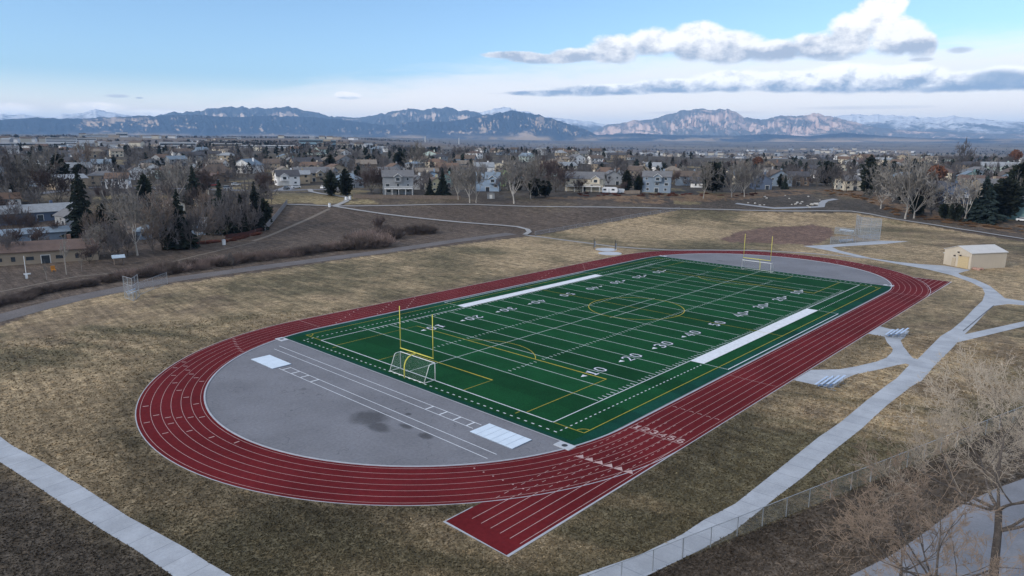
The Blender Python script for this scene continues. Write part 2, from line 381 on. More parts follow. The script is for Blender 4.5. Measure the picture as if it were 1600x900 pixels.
# ---- mountains: three ridges built at their distance, rock and forest colours with sunlit tone painted into the rock, relief by noise
def ridge(name, prof, d0, d1, base_z, gully, gfreq, slab, m, n=1500, k=56, seed=0.0):
    az = np.linspace(-0.80, 0.80, n); t = np.r_[np.linspace(0, 1, k), 1.12, 1.3, 1.6]
    pa = np.array([azel(p[0], p[1])[0] for p in prof]); pe = np.array([azel(p[0], p[1])[1] for p in prof])
    o = np.argsort(pa); pa, pe = pa[o], pe[o]
    A_, T_ = np.meshgrid(az, t); D = d0+(d1-d0)*np.minimum(T_, 1.6)
    u = A_*gfreq+seed
    wob = (fbm(u*1.3, T_*2.5+seed, 4)-0.5)*0.05*(1-np.clip(T_, 0, 1))
    e = np.interp(A_+wob, pa, pe); e1 = np.interp(A_, pa, pe)
    crest = CAM[2]+np.tan(e)*d1; crest1 = CAM[2]+np.tan(e1)*d1
    crest = crest*(1-T_.clip(0, 1)**3)+crest1*T_.clip(0, 1)**3
    crest = crest + (fbm(A_*120+seed, A_*0+seed, 5, .6)-0.5)*0.17*np.maximum(crest-base_z, 0)*(T_ > 0.6)
    rid = 1-np.abs(2*fbm(u+T_*0.8, T_*1.7+seed, 5, 0.55)-1)
    rid2 = 1-np.abs(2*fbm(u*3.1-T_*1.1, T_*4+seed, 4, 0.55)-1)
    tt = T_.clip(0, 1); sh = tt**slab*(1 - gully*np.sin(np.pi*tt**0.8)*(1-rid)*2.2 - gully*0.5*np.sin(np.pi*tt)*(1-rid2)*1.6)
    sh = np.where(T_ > 1, 1-(T_-1)*1.1, sh)
    z = base_z+np.maximum(crest-base_z, 2)*np.maximum(sh, 0)
    x = CAM[0]+D*(np.cos(A_)*FH[0]+np.sin(A_)*RH[0]); y = CAM[1]+D*(np.cos(A_)*FH[1]+np.sin(A_)*RH[1])
    nk = len(t); i, j = np.meshgrid(np.arange(n-1), np.arange(nk-1))
    F = np.stack([j*n+i, j*n+i+1, (j+1)*n+i+1, (j+1)*n+i], -1).reshape(-1, 4)[:, ::-1]
    me = arr_mesh(name, np.stack([x, y, z], -1).reshape(-1, 3), F)
    return struct(link(name, me, m, smooth=True))
def rock_mat(name, forest, rock, meadow, rk=(0.42, 0.6), snow=None, zs=(0, 1)):
    m = bpy.data.materials.new(name); m.use_nodes = True; nt = m.node_tree; g = NG(nt); b = nt.nodes['Principled BSDF']
    b.inputs['Roughness'].default_value = 0.95; b.inputs['Specular IOR Level'].default_value = 0.1
    ge = g.n('ShaderNodeNewGeometry'); pos = ge.outputs['Position']
    s1 = g.n('ShaderNodeSeparateXYZ'); g.put(s1.inputs[0], pos); s2 = g.n('ShaderNodeSeparateXYZ'); g.put(s2.inputs[0], ge.outputs['Normal'])
    n1 = g.noise(pos, 0.0011, 6, 0.62, 0.3); n2 = g.noise(pos, 0.005, 5, 0.65)
    v = g.m('ADD', g.m('ADD', n1, g.m('MULTIPLY', g.m('SUBTRACT', n2, 0.5), 0.35)), g.m('MULTIPLY', g.m('SUBTRACT', 0.8, s2.outputs[2]), 0.5))
    c = g.mix(g.ss(v, *rk), forest, rock)  # pale rock patches also stand in for sunlit faces
    lowm = g.m('MULTIPLY', g.ss(s1.outputs[2], 150, 60), g.ss(n1, 0.4, 0.6))
    c = g.mix(lowm, c, meadow)
    if snow: c = g.mix(g.m('MULTIPLY', g.ss(g.m('ADD', s1.outputs[2], g.m('MULTIPLY', g.m('SUBTRACT', n1, 0.5), 900)), *snow), g.ss(n2, 0.3, 0.5)), c, (0.85, 0.86, 0.88))
    g.put(b.inputs['Base Color'], c)
    bp = g.n('ShaderNodeBump'); bp.inputs['Strength'].default_value = 1.0; bp.inputs['Distance'].default_value = 45.0
    g.put(bp.inputs['Height'], g.noise(g.vm('MULTIPLY', pos, (1, 1, .5)), 0.0032, 5, .6)); g.put(b.inputs['Normal'], bp.outputs[0]); return m
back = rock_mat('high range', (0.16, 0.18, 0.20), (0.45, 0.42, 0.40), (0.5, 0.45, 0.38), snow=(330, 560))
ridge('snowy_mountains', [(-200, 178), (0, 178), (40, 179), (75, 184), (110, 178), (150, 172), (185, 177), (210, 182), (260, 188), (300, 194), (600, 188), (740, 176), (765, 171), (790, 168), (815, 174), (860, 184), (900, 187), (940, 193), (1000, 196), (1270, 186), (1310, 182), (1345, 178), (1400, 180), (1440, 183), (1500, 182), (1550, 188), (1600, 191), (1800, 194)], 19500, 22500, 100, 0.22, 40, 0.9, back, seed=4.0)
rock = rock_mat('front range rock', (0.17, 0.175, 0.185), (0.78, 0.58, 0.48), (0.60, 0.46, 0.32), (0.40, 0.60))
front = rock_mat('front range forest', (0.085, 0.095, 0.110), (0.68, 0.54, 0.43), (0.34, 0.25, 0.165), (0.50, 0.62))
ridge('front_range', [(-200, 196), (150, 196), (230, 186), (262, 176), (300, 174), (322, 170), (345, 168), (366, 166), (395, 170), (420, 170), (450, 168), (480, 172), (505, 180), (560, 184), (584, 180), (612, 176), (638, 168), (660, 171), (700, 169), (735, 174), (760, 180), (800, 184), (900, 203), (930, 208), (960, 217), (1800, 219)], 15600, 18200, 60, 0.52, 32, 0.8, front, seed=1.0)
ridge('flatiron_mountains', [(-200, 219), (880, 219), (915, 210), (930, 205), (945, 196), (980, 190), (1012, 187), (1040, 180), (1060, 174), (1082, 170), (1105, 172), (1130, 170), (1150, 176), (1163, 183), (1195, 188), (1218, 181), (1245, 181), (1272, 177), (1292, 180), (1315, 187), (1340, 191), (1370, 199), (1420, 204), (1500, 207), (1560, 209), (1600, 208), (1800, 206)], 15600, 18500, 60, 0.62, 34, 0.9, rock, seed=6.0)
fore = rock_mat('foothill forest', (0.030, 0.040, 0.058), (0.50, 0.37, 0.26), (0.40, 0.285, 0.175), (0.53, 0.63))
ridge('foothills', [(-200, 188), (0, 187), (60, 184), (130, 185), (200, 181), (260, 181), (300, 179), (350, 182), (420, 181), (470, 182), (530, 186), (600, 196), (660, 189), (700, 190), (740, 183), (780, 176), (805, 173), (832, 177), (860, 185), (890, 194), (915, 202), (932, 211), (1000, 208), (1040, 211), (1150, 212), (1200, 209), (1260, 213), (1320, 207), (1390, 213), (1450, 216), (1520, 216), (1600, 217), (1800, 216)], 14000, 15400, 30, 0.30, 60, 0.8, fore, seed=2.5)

# ---- haze: one closed box of even thin air round everything
def haze():
    mb = MB(); mb.box((CAM[0]+FH[0]*9000, CAM[1]+FH[1]*9000, 480), (64000, 64000, 1360), YAW)
    o = mb.build('haze'); m = bpy.data.materials.new('haze'); m.use_nodes = True; nt = m.node_tree
    nt.nodes.remove(nt.nodes['Principled BSDF']); v = nt.nodes.new('ShaderNodeVolumePrincipled')
    v.inputs['Color'].default_value = (0.36, 0.62, 1.0, 1); v.inputs['Density'].default_value = 4.7e-5
    v.inputs['Anisotropy'].default_value = 0.0
    nt.links.new(v.outputs[0], nt.nodes['Material Output'].inputs['Volume'])
    o.data.materials.append(m); tag(o, kind='stuff')
haze()

# ================================================================ TRACK AND PITCH
CX, RI, RO, RL, LW = 50.5, 31.2, 38.7, 31.62, 1.115
def oval(r, n=72, cx=CX):
    p = [(cx+r*math.cos(a), r*math.sin(a)) for a in np.linspace(-math.pi/2, math.pi/2, n)]
    return p+[(-x, -y) for x, y in p]
M_asph = mat('infield asphalt', (0.168, 0.170, 0.186), 0.9, 0.15, var=0.13, scale=0.12, fine=(3.0, 0.14), bump=0.15, bscale=40)
M_track = mat('red rubber track', (0.112, 0.0120, 0.0145), 0.9, 0.06, var=0.20, scale=0.10, fine=(2.2, 0.14), bump=0.1, bscale=60)
M_line = mat('pale track paint', (0.42, 0.29, 0.275), 0.8, var=0.15, scale=2.0)
M_white = mat('white line paint', (0.62, 0.64, 0.67), 0.8, var=0.10, scale=1.5)
M_dimwhite = mat('worn white line paint', (0.46, 0.53, 0.51), 0.85, var=0.15, scale=1.5)
M_yel = mat('yellow line paint', (0.42, 0.335, 0.04), 0.8, var=0.15, scale=1.5)
M_conc = mat('pale concrete', (0.42, 0.44, 0.47), 0.9, 0.2, var=0.08, scale=0.35, fine=(3.0, 0.06))
M_curb = mat('track kerb concrete', (0.36, 0.37, 0.40), 0.9, var=0.1, scale=1)
a_ = MB(); a_.poly([(x, y, 0.02) for x, y in oval(RI)])
asph = struct(a_.build('infield_asphalt', M_asph))
t_ = MB(); oi, oo = oval(RI), oval(RO); n = len(oi)
b0 = len(t_.v); t_.v += [(x, y, 0.03) for x, y in oi]+[(x, y, 0.03) for x, y in oo]
t_.f += [(i, (i+1) % n, n+(i+1) % n, n+i)[::-1] for i in range(n)]
def arc(r, a0, a1, n=24, cx=CX): return [(cx+r*math.cos(a), r*math.sin(a)) for a in np.linspace(a0, a1, n)]
a1 = math.asin(31.4/RO)
t_.poly([(-77.8, -RO, .03)]+[(x, y, .03) for x, y in arc(RO, -math.pi/2, -math.pi+a1, 24, -CX)]+[(-77.8, -31.4, .03)])
t_.poly([(74.2, -RO, .03), (74.2, -31.0, .03)]+[(x, y, .03) for x, y in arc(RO, -math.asin(31.0/RO), -math.pi/2, 24)])
track = struct(t_.build('running_track', M_track))
k_ = MB()
ki, ko = oval(RI-0.12), oval(RI+0.06)
k_.strip(oval(RI-0.03), 0.2, 0.09, closed=True)
for ring, fl in ((ki, 1), (ko, 0)):
    b0 = len(k_.v); k_.v += [(x, y, 0.022) for x, y in ring]+[(x, y, 0.088) for x, y in ring]
    k_.f += [(b0+i, b0+(i+1) % n, b0+n+(i+1) % n, b0+n+i) for i in range(n)]
struct(k_.build('track_kerb', M_curb))
e_ = MB()   # concrete edging round the outside of the track
for pts in (oval(RO+0.06)[:],):
    e_.strip(pts, 0.11, 0.034, closed=True)
e_.strip([(-74.5, -31.34), (-77.86, -31.34), (-77.86, -38.76), (-50.5, -38.76)], 0.11, 0.036)
e_.strip([(73.4, -30.94), (74.26, -30.94), (74.26, -38.76), (50.5, -38.76)], 0.11, 0.036)
struct(e_.build('track_edging', M_curb))
l_ = MB()
for i in range(7): l_.strip(oval(RL+LW*i, 90), 0.048, 0.036, closed=True)
track_lines = l_.build('lane_lines', M_line, track)
l_ = MB()
for i in range(1, 7):
    y = -RL-LW*i
    xe = -CX-math.sqrt(max(0.1, (RL+LW*6)**2-y*y)) + 0.0
    l_.strip([(-75.9, y), (min(xe, -51.0)-0.1, y)], 0.065, 0.039)
    xf = CX+math.sqrt(max(0.1, (RL+LW*6)**2-y*y)); l_.strip([(min(xf+0.1, 73), y), (74.0, y)], 0.075, 0.039)
for i in range(6):
    y = -RL-LW*i-0.12
    x1 = -CX-math.sqrt(max(0.1, (RL+LW*6)**2-y*y))
    x = x1
    while x < -46: l_.strip([(x, y), (x+0.55, y)], 0.06, 0.041); x += 1.15
l_.strip([(-50.0, -RL), (-50.0, -RL-LW*6)], 0.07, 0.043); l_.strip([(-25, -RL), (-25, -RL-LW*6)], 0.05, 0.043)
for X, y0, y1 in ((57.5, RL, RL+LW*6), (-50.5, RL, RL+LW*6), (34, RL+1, RL+LW*6)): l_.strip([(X, y0), (X+0.0, y1)], 0.07, 0.043)
l_.strip([(51.0, -RL), (51.0, -RL-LW*6)], 0.07, 0.043)
for i in range(6):
    y = -RL-LW*(i+0.5)
    l_.poly([(-60.2+0.12*i, y+.5, .045), (-59.3+0.12*i, y+.1, .045), (-60.0+0.12*i, y-.5, .045)])   # exchange-zone darts
    l_.strip([(-40.9, y+0.3), (-40.75, y), (-40.9, y-0.3)], 0.09, 0.045)
    l_.box((-69.2+0.05*i, -26.1-1.26*i, .047), (.16, .16, .01))
# short lane marks round the bends and down the back straight
for i in range(6):
    r = RL+LW*(i+0.5)
    for a in (0.62+0.05*i, 1.05+0.03*i, -0.1+0.10*i, 0.35+0.09*i, -0.35+0.12*i if i > 3 else 0.2+.02*i):
        for s in (-1, 1):
            ax = math.pi-a if s < 0 else -a+0.35
            p = [(s*0+(-CX if s < 0 else CX)+(r+dr)*math.cos(ax), (r+dr)*math.sin(ax)) for dr in (-.32, .32)]
            l_.strip(p, 0.16, 0.045)
    for x in (-47+1.7*i, -38+1.5*i, -31+1.3*i, 8+2.6*i, 26+1.3*i):
        l_.strip([(x, r-.28), (x+.25, r+.28)], 0.14, 0.045)
l_.build('track_marks', M_line, track)
# digits drawn as strokes
DIG = {'1': [[(.12, .78), (.36, .96), (.36, .0)], [(.12, .05), (.60, .05)]],
       '2': [[(.04, .72), (.10, .88), (.30, .96), (.50, .88), (.57, .72), (.50, .52), (.06, .06), (.62, .06)]],
       '3': [[(.04, .80), (.16, .95), (.40, .95), (.56, .80), (.52, .62), (.30, .53)], [(.30, .50), (.54, .42), (.60, .24), (.44, .06), (.18, .05), (.03, .20)]],
       '4': [[(.46, .0), (.46, .96), (.04, .32), (.66, .32)]],
       '5': [[(.56, .94), (.12, .94), (.09, .54), (.34, .60), (.55, .48), (.58, .25), (.44, .07), (.18, .05), (.03, .18)]],
       '6': [[(.54, .84), (.36, .96), (.14, .82), (.05, .50), (.06, .22), (.22, .06), (.44, .06), (.58, .22), (.56, .42), (.38, .54), (.18, .50), (.07, .36)]],
       '0': [[(.32, .95), (.12, .86), (.04, .5), (.12, .14), (.32, .05), (.52, .14), (.60, .5), (.52, .86), (.32, .95)]]}
def digit(mb, ch, o, ux, uy, h, w, z):
    for k, st in enumerate(DIG[ch]):
        mb.strip([(o[0]+ux[0]*x*h+uy[0]*y*h, o[1]+ux[1]*x*h+uy[1]*y*h) for x, y in st], w, z+0.0015*k)
d_ = MB()
for i in range(6):
    digit(d_, str(i+1), (-49.75, -RL-LW*(i+0.5)+0.35), (0, -1), (1, 0), 1.05, 0.20, 0.046)
d_.build('lane_numbers', M_line, track)

# ---- artificial turf
M_turf = bpy.data.materials.new('green artificial turf'); M_turf.use_nodes = True
def turf_mat(m, c0):
    nt = m.node_tree; g = NG(nt); b = nt.nodes['Principled BSDF']; pos = g.n('ShaderNodeNewGeometry').outputs['Position']
    b.inputs['Roughness'].default_value = 0.9; b.inputs['Specular IOR Level'].default_value = 0.05
    sp = g.n('ShaderNodeSeparateXYZ'); g.put(sp.inputs[0], pos)
    # 5-yard rolls: pile brushed a little differently in each panel, narrow seams
    pan = g.n('ShaderNodeTexWhiteNoise', noise_dimensions='1D'); g.put(pan.inputs['W'], g.m('FLOOR', g.m('DIVIDE', g.m('ADD', sp.outputs[0], 54.86), 4.572)))
    k = g.m('MULTIPLY', g.ss(pan.outputs[0], 0, 1, 0.84, 1.16), g.ss(g.noise(pos, 0.18, 4, 0.6), 0.3, 0.7, 0.88, 1.12))
    k = g.m('MULTIPLY', k, g.ss(g.noise(pos, 7.0, 5, 0.7), 0.3, 0.7, 0.72, 1.30))
    g.put(b.inputs['Base Color'], g.mix(1.0, (*c0, 1), g.xyz(k, k, k), 'MULTIPLY'))
turf_mat(M_turf, (0.0065, 0.052, 0.018))
M_teal = bpy.data.materials.new('teal turf border'); M_teal.use_nodes = True; turf_mat(M_teal, (0.0065, 0.050, 0.034))
def turf_outline(xx, yy, r=RI-0.14):
    x0 = CX+math.sqrt(r*r-yy*yy) if CX+math.sqrt(r*r-yy*yy) < xx else xx
    pts = []
    if x0 < xx:
        a0 = math.asin(yy/r); y1 = math.sqrt(r*r-(xx-CX)**2); a1 = math.asin(y1/r)
        q = [(CX+r*math.cos(a), r*math.sin(a)) for a in np.linspace(a0, a1, 8)]
    else: q = [(xx, yy)]
    q = [(0, yy)]+q
    pts = q+[(x, -y) for x, y in reversed(q)]
    return pts+[(-x, -y) for x, y in pts[1:-1] if True]
def rectp(x0, y0, x1, y1, z): return [(x0, y0, z), (x1, y0, z), (x1, y1, z), (x0, y1, z)]
tf = MB(); o_ = turf_outline(58.2, 30.85)[1:]
uo = []
for p in o_:
    if not uo or (abs(p[0]-uo[-1][0])+abs(p[1]-uo[-1][1]) > 1e-6): uo.append(p)
tf.poly([(x, y, 0.045) for x, y in reversed(uo)])
turf = struct(tf.build('turf_field', M_teal))
gm = MB(); gm.poly(rectp(-57.4, -29.15, 57.4, 29.15, 0.050)); gm.build('green_turf', M_turf, turf)
tb = MB()
for s in (-1, 1): tb.strip([(s*58.28, -30.3), (s*58.28, 30.3)], 0.16, 0.07)
tb.build('turf_nailer', M_curb, turf)
YD = 0.9144; w1, w2, w3 = MB(), MB(), MB(); gl = []
z1, z2, z3 = 0.056, 0.059, 0.062
for s in (-1, 1):                                        # sidelines, end lines
    w1.strip([(-54.86, s*24.38), (54.86, s*24.38)], 0.13, z1)
    w1.strip([(s*54.86, -24.30), (s*54.86, 24.30)], 0.16, z2)
for i in range(-10, 11):
    if i == 0: continue
    w3.strip([(i*5*YD, -24.1), (i*5*YD, 24.1)], 0.12, z2+0.001)
for s in (-1, 1): w3.strip([(s*45.72, 24.5), (s*45.72, 27.0)], 0.09, z2)
w3.strip([(-54.7, 1.9), (10.0, 1.9)], 0.11, z3); w3.strip([(-10.0, -0.8), (54.7, -0.8)], 0.11, z3)
for i in range(-49, 50):
    x = i*YD
    if i % 5 == 0:
        for s in (-1, 1): w3.strip([(x-.4, s*8.13), (x+.4, s*8.13)], 0.12, z3)
        continue
    for s in (-1, 1):
        w1.strip([(x, s*24.2), (x, s*23.45)], 0.12, z2)
        w3.strip([(x, s*8.13-.3), (x, s*8.13+.3)], 0.14, z2)
for s in (-1, 1):                                        # wide team-box borders and outer box lines
    w2.poly(rectp(-22.95, min(s*24.45, s*26.55), 22.95, max(s*24.45, s*26.55), z2+.002))
    w1.strip([(-22.86, s*30.3), (22.86, s*30.3)], 0.16, z1)
    for q in (-1, 1):
        w3.strip([(q*22.86, s*26.6), (q*22.86, s*30.2)], 0.12, z1)
        x = 23.6
        while x < 56.5: w1.strip([(q*x, s*26.5), (q*(x+.38), s*26.5)], 0.15, z1); x += 0.92
        y = 0.3
        while y < 26.2: w1.strip([(q*56.75, s*y), (q*56.75, s*(y+.42))], 0.16, z1); y += 1.12
for s in (-1, 1): w3.strip([(s*41.15, 0.1), (s*41.15, -1.6)], 0.10, z3+.002)
w1.build('white_lines', M_white, turf); w3.build('yard_lines', M_dimwhite, turf); w2.build('team_box_border', M_white, turf)
y_ = MB(); zy = 0.066
def yl(pts, z=zy, w=0.095): y_.strip(pts, w, z)
for s in (-1, 1):
    yl([(-54.86, s*28.85), (54.86, s*28.85)])
    yl([(s*54.86, -28.8), (s*54.86, -24.5)], zy+.002); yl([(s*54.86, 24.5), (s*54.86, 28.8)], zy+.002)
    yl([(s*54.7, -20.15), (s*38.36, -20.15), (s*38.36, 20.15), (s*54.7, 20.15)], zy+.002)
    yl([(s*54.7, -9.16), (s*49.36, -9.16), (s*49.36, 9.16), (s*54.7, 9.16)], zy+.002)
    for q in (-1, 1):
        yl([(s*(54.86-1.1*math.cos(a)), q*(28.85-1.1*math.sin(a))) for a in np.linspace(0.1, math.pi/2-.1, 8)], zy+.004, 0.1)
        yl([(s*55.1, q*19.4), (s*55.9, q*19.4)], zy)
    a = math.acos(5.5/9.15)
    yl([(s*(43.86-9.15*math.cos(b)), 9.15*math.sin(b)) for b in np.linspace(-a, a, 24)], zy+.004, 0.11)
yl([(0, -28.8), (0, 28.8)], zy+.006); y_.strip([(9.2*math.cos(b), 9.2*math.sin(b)) for b in np.linspace(0, 2*math.pi, 72, endpoint=False)], 0.13, zy+.008, closed=True)
y_.build('soccer_lines', M_yel, turf)
nm, ns = MB(), MB()
M_navy = mat('navy digit outline', (0.02, 0.03, 0.07), 0.8)
for i, t in enumerate((10, 20, 30, 40, 50, 40, 30, 20, 10)):
    x = (i-4)*9.144
    for s in (-1, 1):
        ux, uy = ((1, 0), (0, 1)) if s < 0 else ((-1, 0), (0, -1))
        y0 = s*17.1 - uy[1]*1.0
        for mb_, wd, z in ((ns, 0.44, 0.0765), (nm, 0.205, 0.080)):
            digit(mb_, str(t)[0], (x-ux[0]*1.72, y0), ux, uy, 2.0, wd, z); digit(mb_, '0', (x+ux[0]*0.42, y0), ux, uy, 2.0, wd, z)
        if t != 50:
            q = -1 if x < 0 else 1
            ax = x+q*2.5; nm.poly([(ax, s*17.1-.42, .080), (ax, s*17.1+.42, .080), (ax+q*1.0, s*17.1, .080)][::q])
ns.build('digit_outlines', M_navy, turf); nm.build('yard_numbers', M_white, turf)

# ---- jumps: runways, boards, pit covers, drains, stains on the asphalt
j_ = MB(); zj = 0.026
for x, y0, y1 in ((-61.1, -18.9, 26.4), (-62.45, -18.9, 25.5), (-65.4, -25.5, 15.6), (-66.75, -25.5, 16.3)):
    j_.strip([(x, y0), (x, y1)], 0.09, zj)
for y in (-10.6, -13.1, -15.5, -17.8): j_.strip([(-62.4, y), (-61.15, y)], 0.2, zj+.004)
for y in (15.4, 13.0, 10.6, 8.1): j_.strip([(-66.7, y), (-65.45, y)], 0.2, zj+.004)
j_.build('runway_lines', M_white, asph)
M_stain = mat('dark joint', (0.075, 0.075, 0.083), 0.75, var=0.1, scale=0.5, fine=(6, .1))
def damp(m, blobs):
    """soft edged damp patches in the asphalt, placed on the ground"""
    nt = m.node_tree; g = NG(nt); b = nt.nodes['Principled BSDF']; pos = g.n('ShaderNodeNewGeometry').outputs['Position']; tot = None
    for cx, cy, rx, ry in blobs:
        v = g.vm('MULTIPLY_ADD', pos, (1/rx, 1/ry, 0), (-cx/rx, -cy/ry, 0)); q = g.vm('DOT_PRODUCT', v, v, out=1); tot = q if tot is None else g.m('SMOOTH_MIN', tot, q, .3)
    f = g.m('ADD', g.m('SUBTRACT', 1.0, tot), g.m('MULTIPLY', g.m('SUBTRACT', g.noise(pos, .7, 5, .6), .5), 1.6))
    old = b.inputs['Base Color'].links[0].from_socket
    crack = g.m('LESS_THAN', g.m('ABSOLUTE', g.m('SUBTRACT', g.noise(pos, .16, 3, .5), .5)), .0022)
    k = g.m('MULTIPLY', g.ss(f, -.35, .9, 1.0, .48), g.m('SUBTRACT', 1.0, g.m('MULTIPLY', crack, .25)))
    g.put(b.inputs['Base Color'], g.mix(1.0, old, g.xyz(k, k, k), 'MULTIPLY'))
damp(M_asph, ((-68.6, -7.8, 2.3, 2.6), (-69.6, -10.9, 1.2, 2.1), (-67.3, -12.9, .5, 1.2), (-67.4, -16.6, .8, 1.0), (-64.8, -10.3, .4, .5), (63, 14, .5, 1.2)))
M_cover = mat('pale pit cover', (0.56, 0.64, 0.72), 0.6, var=0.06, scale=0.8); M_gap = mat('cover seam', (0.20, 0.24, 0.30), 0.8)
def pit_cover(x0, y0, x1, y1, label, slats):
    o = empty('pit_cover', ((x0+x1)/2, (y0+y1)/2, 0.02), 0, label, 'pit cover', 'covers over the long jump sand pits'); w, d = x1-x0, y1-y0
    MB().box((0, 0, 0.045), (w, d, 0.09)).build('cover_base', M_gap, o)
    for i in range(slats):
        MB().box((0, -d/2+d*(i+.5)/slats, 0.10), (w-.03, d/slats-.05, 0.03)).build('cover_panel', M_cover, o)
pit_cover(-63.45, -25.9, -60.3, -19.4, 'pale blue grey pit cover of wide panels at the near corner of the green turf', 6)
pit_cover(-67.6, 16.6, -64.6, 22.9, 'plain pale pit cover at the left end of a runway, far from the drain', 1)
M_dark = mat('dark iron', (0.03, 0.03, 0.035), 0.6)
for (x, y) in ((-58.95, -29.35), (-58.95, 29.45), (58.95, 29.35), (58.95, -29.35)):
    o = empty('drain_inlet', (x, y, 0.022), 0, {(-1, -1): 'concrete drain inlet with round iron lid at the near right corner of the turf', (-1, 1): 'concrete drain inlet at the left corner of the turf near the runways', (1, 1): 'concrete drain inlet at the farthest corner of the turf', (1, -1): 'concrete drain inlet at the right far corner of the turf'}[(int(math.copysign(1, x)), int(math.copysign(1, y)))], 'drain', 'drain inlets at the turf corners')
    MB().box((0, 0, 0.04), (1.25, 2.1, 0.08)).build('drain_slab', M_conc, o)
    MB().tube([(0, 0, .07), (0, 0, .095)], .33, 18).build('drain_lid', M_dark, o)

# ---- concrete paths
PAVED = []
def pathpoly(name, px, z=0.012, m=M_conc):
    PAVED.append([tuple(at(*q))[:2] for q in px])
    mb = MB(); mb.poly([(p.x, p.y, z) for p in (at(*q) for q in px)]); o = mb.build(name, m)
    bm = bmesh.new(); bm.from_mesh(o.data); bmesh.ops.recalc_face_normals(bm, faces=bm.faces)
    if bm.faces and sum(f.normal.z for f in bm.faces) < 0: bmesh.ops.reverse_faces(bm, faces=bm.faces)
    bm.to_mesh(o.data); bm.free(); return struct(o)
M_conc2 = bpy.data.materials.new('jointed concrete'); M_conc2.use_nodes = True
def conc_mat(m, ang=-0.06):
    nt = m.node_tree; g = NG(nt); b = nt.nodes['Principled BSDF']; b.inputs['Roughness'].default_value = 0.9; b.inputs['Specular IOR Level'].default_value = .2
    pos = g.n('ShaderNodeNewGeometry').outputs['Position']
    rot = g.n('ShaderNodeVectorRotate', rotation_type='Z_AXIS'); g.put(rot.inputs['Vector'], pos); rot.inputs['Angle'].default_value = ang
    br = g.n('ShaderNodeTexBrick'); g.put(br.inputs['Vector'], rot.outputs[0]); br.offset = 0
    for k, v in (('Scale', 1.0), ('Mortar Size', 0.05), ('Brick Width', 2.6), ('Row Height', 4000.0), ('Mortar Smooth', 0.4)): br.inputs[k].default_value = v
    br.inputs['Color1'].default_value = (.33, .35, .38, 1); br.inputs['Color2'].default_value = (.375, .395, .425, 1); br.inputs['Mortar'].default_value = (.255, .27, .29, 1)
    k = g.m('MULTIPLY', g.ss(g.noise(pos, .3, 5, .6), .3, .7, .86, 1.1), g.ss(g.noise(pos, 5, 5, .7), .3, .7, .93, 1.07))
    g.put(b.inputs['Base Color'], g.mix(1.0, br.outputs[0], g.xyz(k, k, k), 'MULTIPLY'))
conc_mat(M_conc2); M_conc3 = bpy.data.materials.new('jointed concrete walk'); M_conc3.use_nodes = True; conc_mat(M_conc3, -math.atan2(LB[1]-LA[1], LB[0]-LA[0]))
pathpoly('main_path', [(800, 960), (903, 900), (1000, 867), (1066, 835), (1099, 813), (1149, 787), (1233, 720), (1279, 683), (1313, 660), (1355, 625), (1388, 600), (1400, 592), (1421, 570),
    (1415, 568), (1400, 571), (1375, 577), (1337, 585), (1320, 592), (1307, 602), (1300, 607), (1240, 594), (1267, 578), (1312, 577), (1340, 572), (1370, 565), (1385, 559), (1394, 550), (1395, 545), (1386, 535), (1382, 526), (1355, 521), (1375, 510), (1390, 514),
    (1421, 517), (1412, 529), (1407, 532), (1412, 542), (1422, 555), (1427, 560), (1434, 561), (1450, 545), (1470, 525), (1487, 515), (1505, 500), (1522, 482), (1535, 470), (1539, 459), (1535, 450), (1517, 441), (1487, 430), (1450, 421), (1420, 415.5), (1375, 407.5), (1335, 400.5), (1290, 390.5), (1255, 384.5),
    (1296, 382.5), (1374, 376), (1420, 377), (1384, 381), (1300, 386), (1310, 391), (1362, 403.5), (1400, 409), (1440, 413), (1475, 415), (1516, 422), (1497, 427), (1502, 430), (1525, 437), (1547, 447), (1562, 459), (1570, 466), (1600, 470.5), (1700, 482), (1700, 486), (1600, 477), (1575, 475), (1552, 478), (1537, 492), (1525, 505), (1507, 522.5), (1555, 512), (1600, 502), (1700, 480), (1700, 488), (1600, 510), (1550, 522), (1496, 535), (1482, 550), (1460, 572), (1440, 595), (1424, 604), (1386, 633), (1346, 670), (1299, 707), (1253, 747), (1209, 780), (1176, 807), (1143, 833), (1099, 857), (1066, 873), (1000, 905), (930, 960)], m=M_conc2)
pathpoly('lower_path', [(-100, 622), (0, 682), (17, 695), (67, 722), (133, 763), (200, 807), (233, 825), (293, 858), (327, 880), (362, 900), (470, 970), (350, 970), (273, 902), (213, 860), (163, 830), (117, 800), (83, 777), (33, 743), (0, 722), (-100, 660)], m=M_conc3)
pathpoly('bleacher_walk_curb', [(1393, 479) if False else (1552, 477.3), (1537, 489.5), (1504, 517), (1505.2, 518), (1538.5, 490), (1554, 477.9)], z=0.02, m=M_stain)
M_lot = mat('parking lot concrete', (0.225, 0.23, 0.25), 0.9, var=0.12, scale=0.3, fine=(4, .1))
pathpoly('parking_lot', [(1318, 905), (1392, 868), (1440, 836), (1500, 790), (1560, 762), (1700, 712), (1900, 900), (1700, 1100), (1310, 1000)], z=0.012, m=M_lot)
M_gravel = mat('dark gravel', (0.125, 0.112, 0.108), 0.95, var=0.15, scale=0.2, fine=(3, .25))
def thin_path(name, px, w, z=0.05, m=M_conc):
    P = [at(*q) for q in px]; pts = []
    for a, b in zip(P[:-1], P[1:]):
        n = max(2, int((b-a).length/6)); pts += [a.lerp(b, i/n) for i in range(n)]
    pts.append(P[-1]); mb = MB(); mb.strip([(p.x, p.y) for p in pts], w, z, drape=True)
    return struct(mb.build(name, m))
M_fp = mat('weathered path concrete', (0.275, 0.27, 0.265), .9, var=.12, scale=.1)
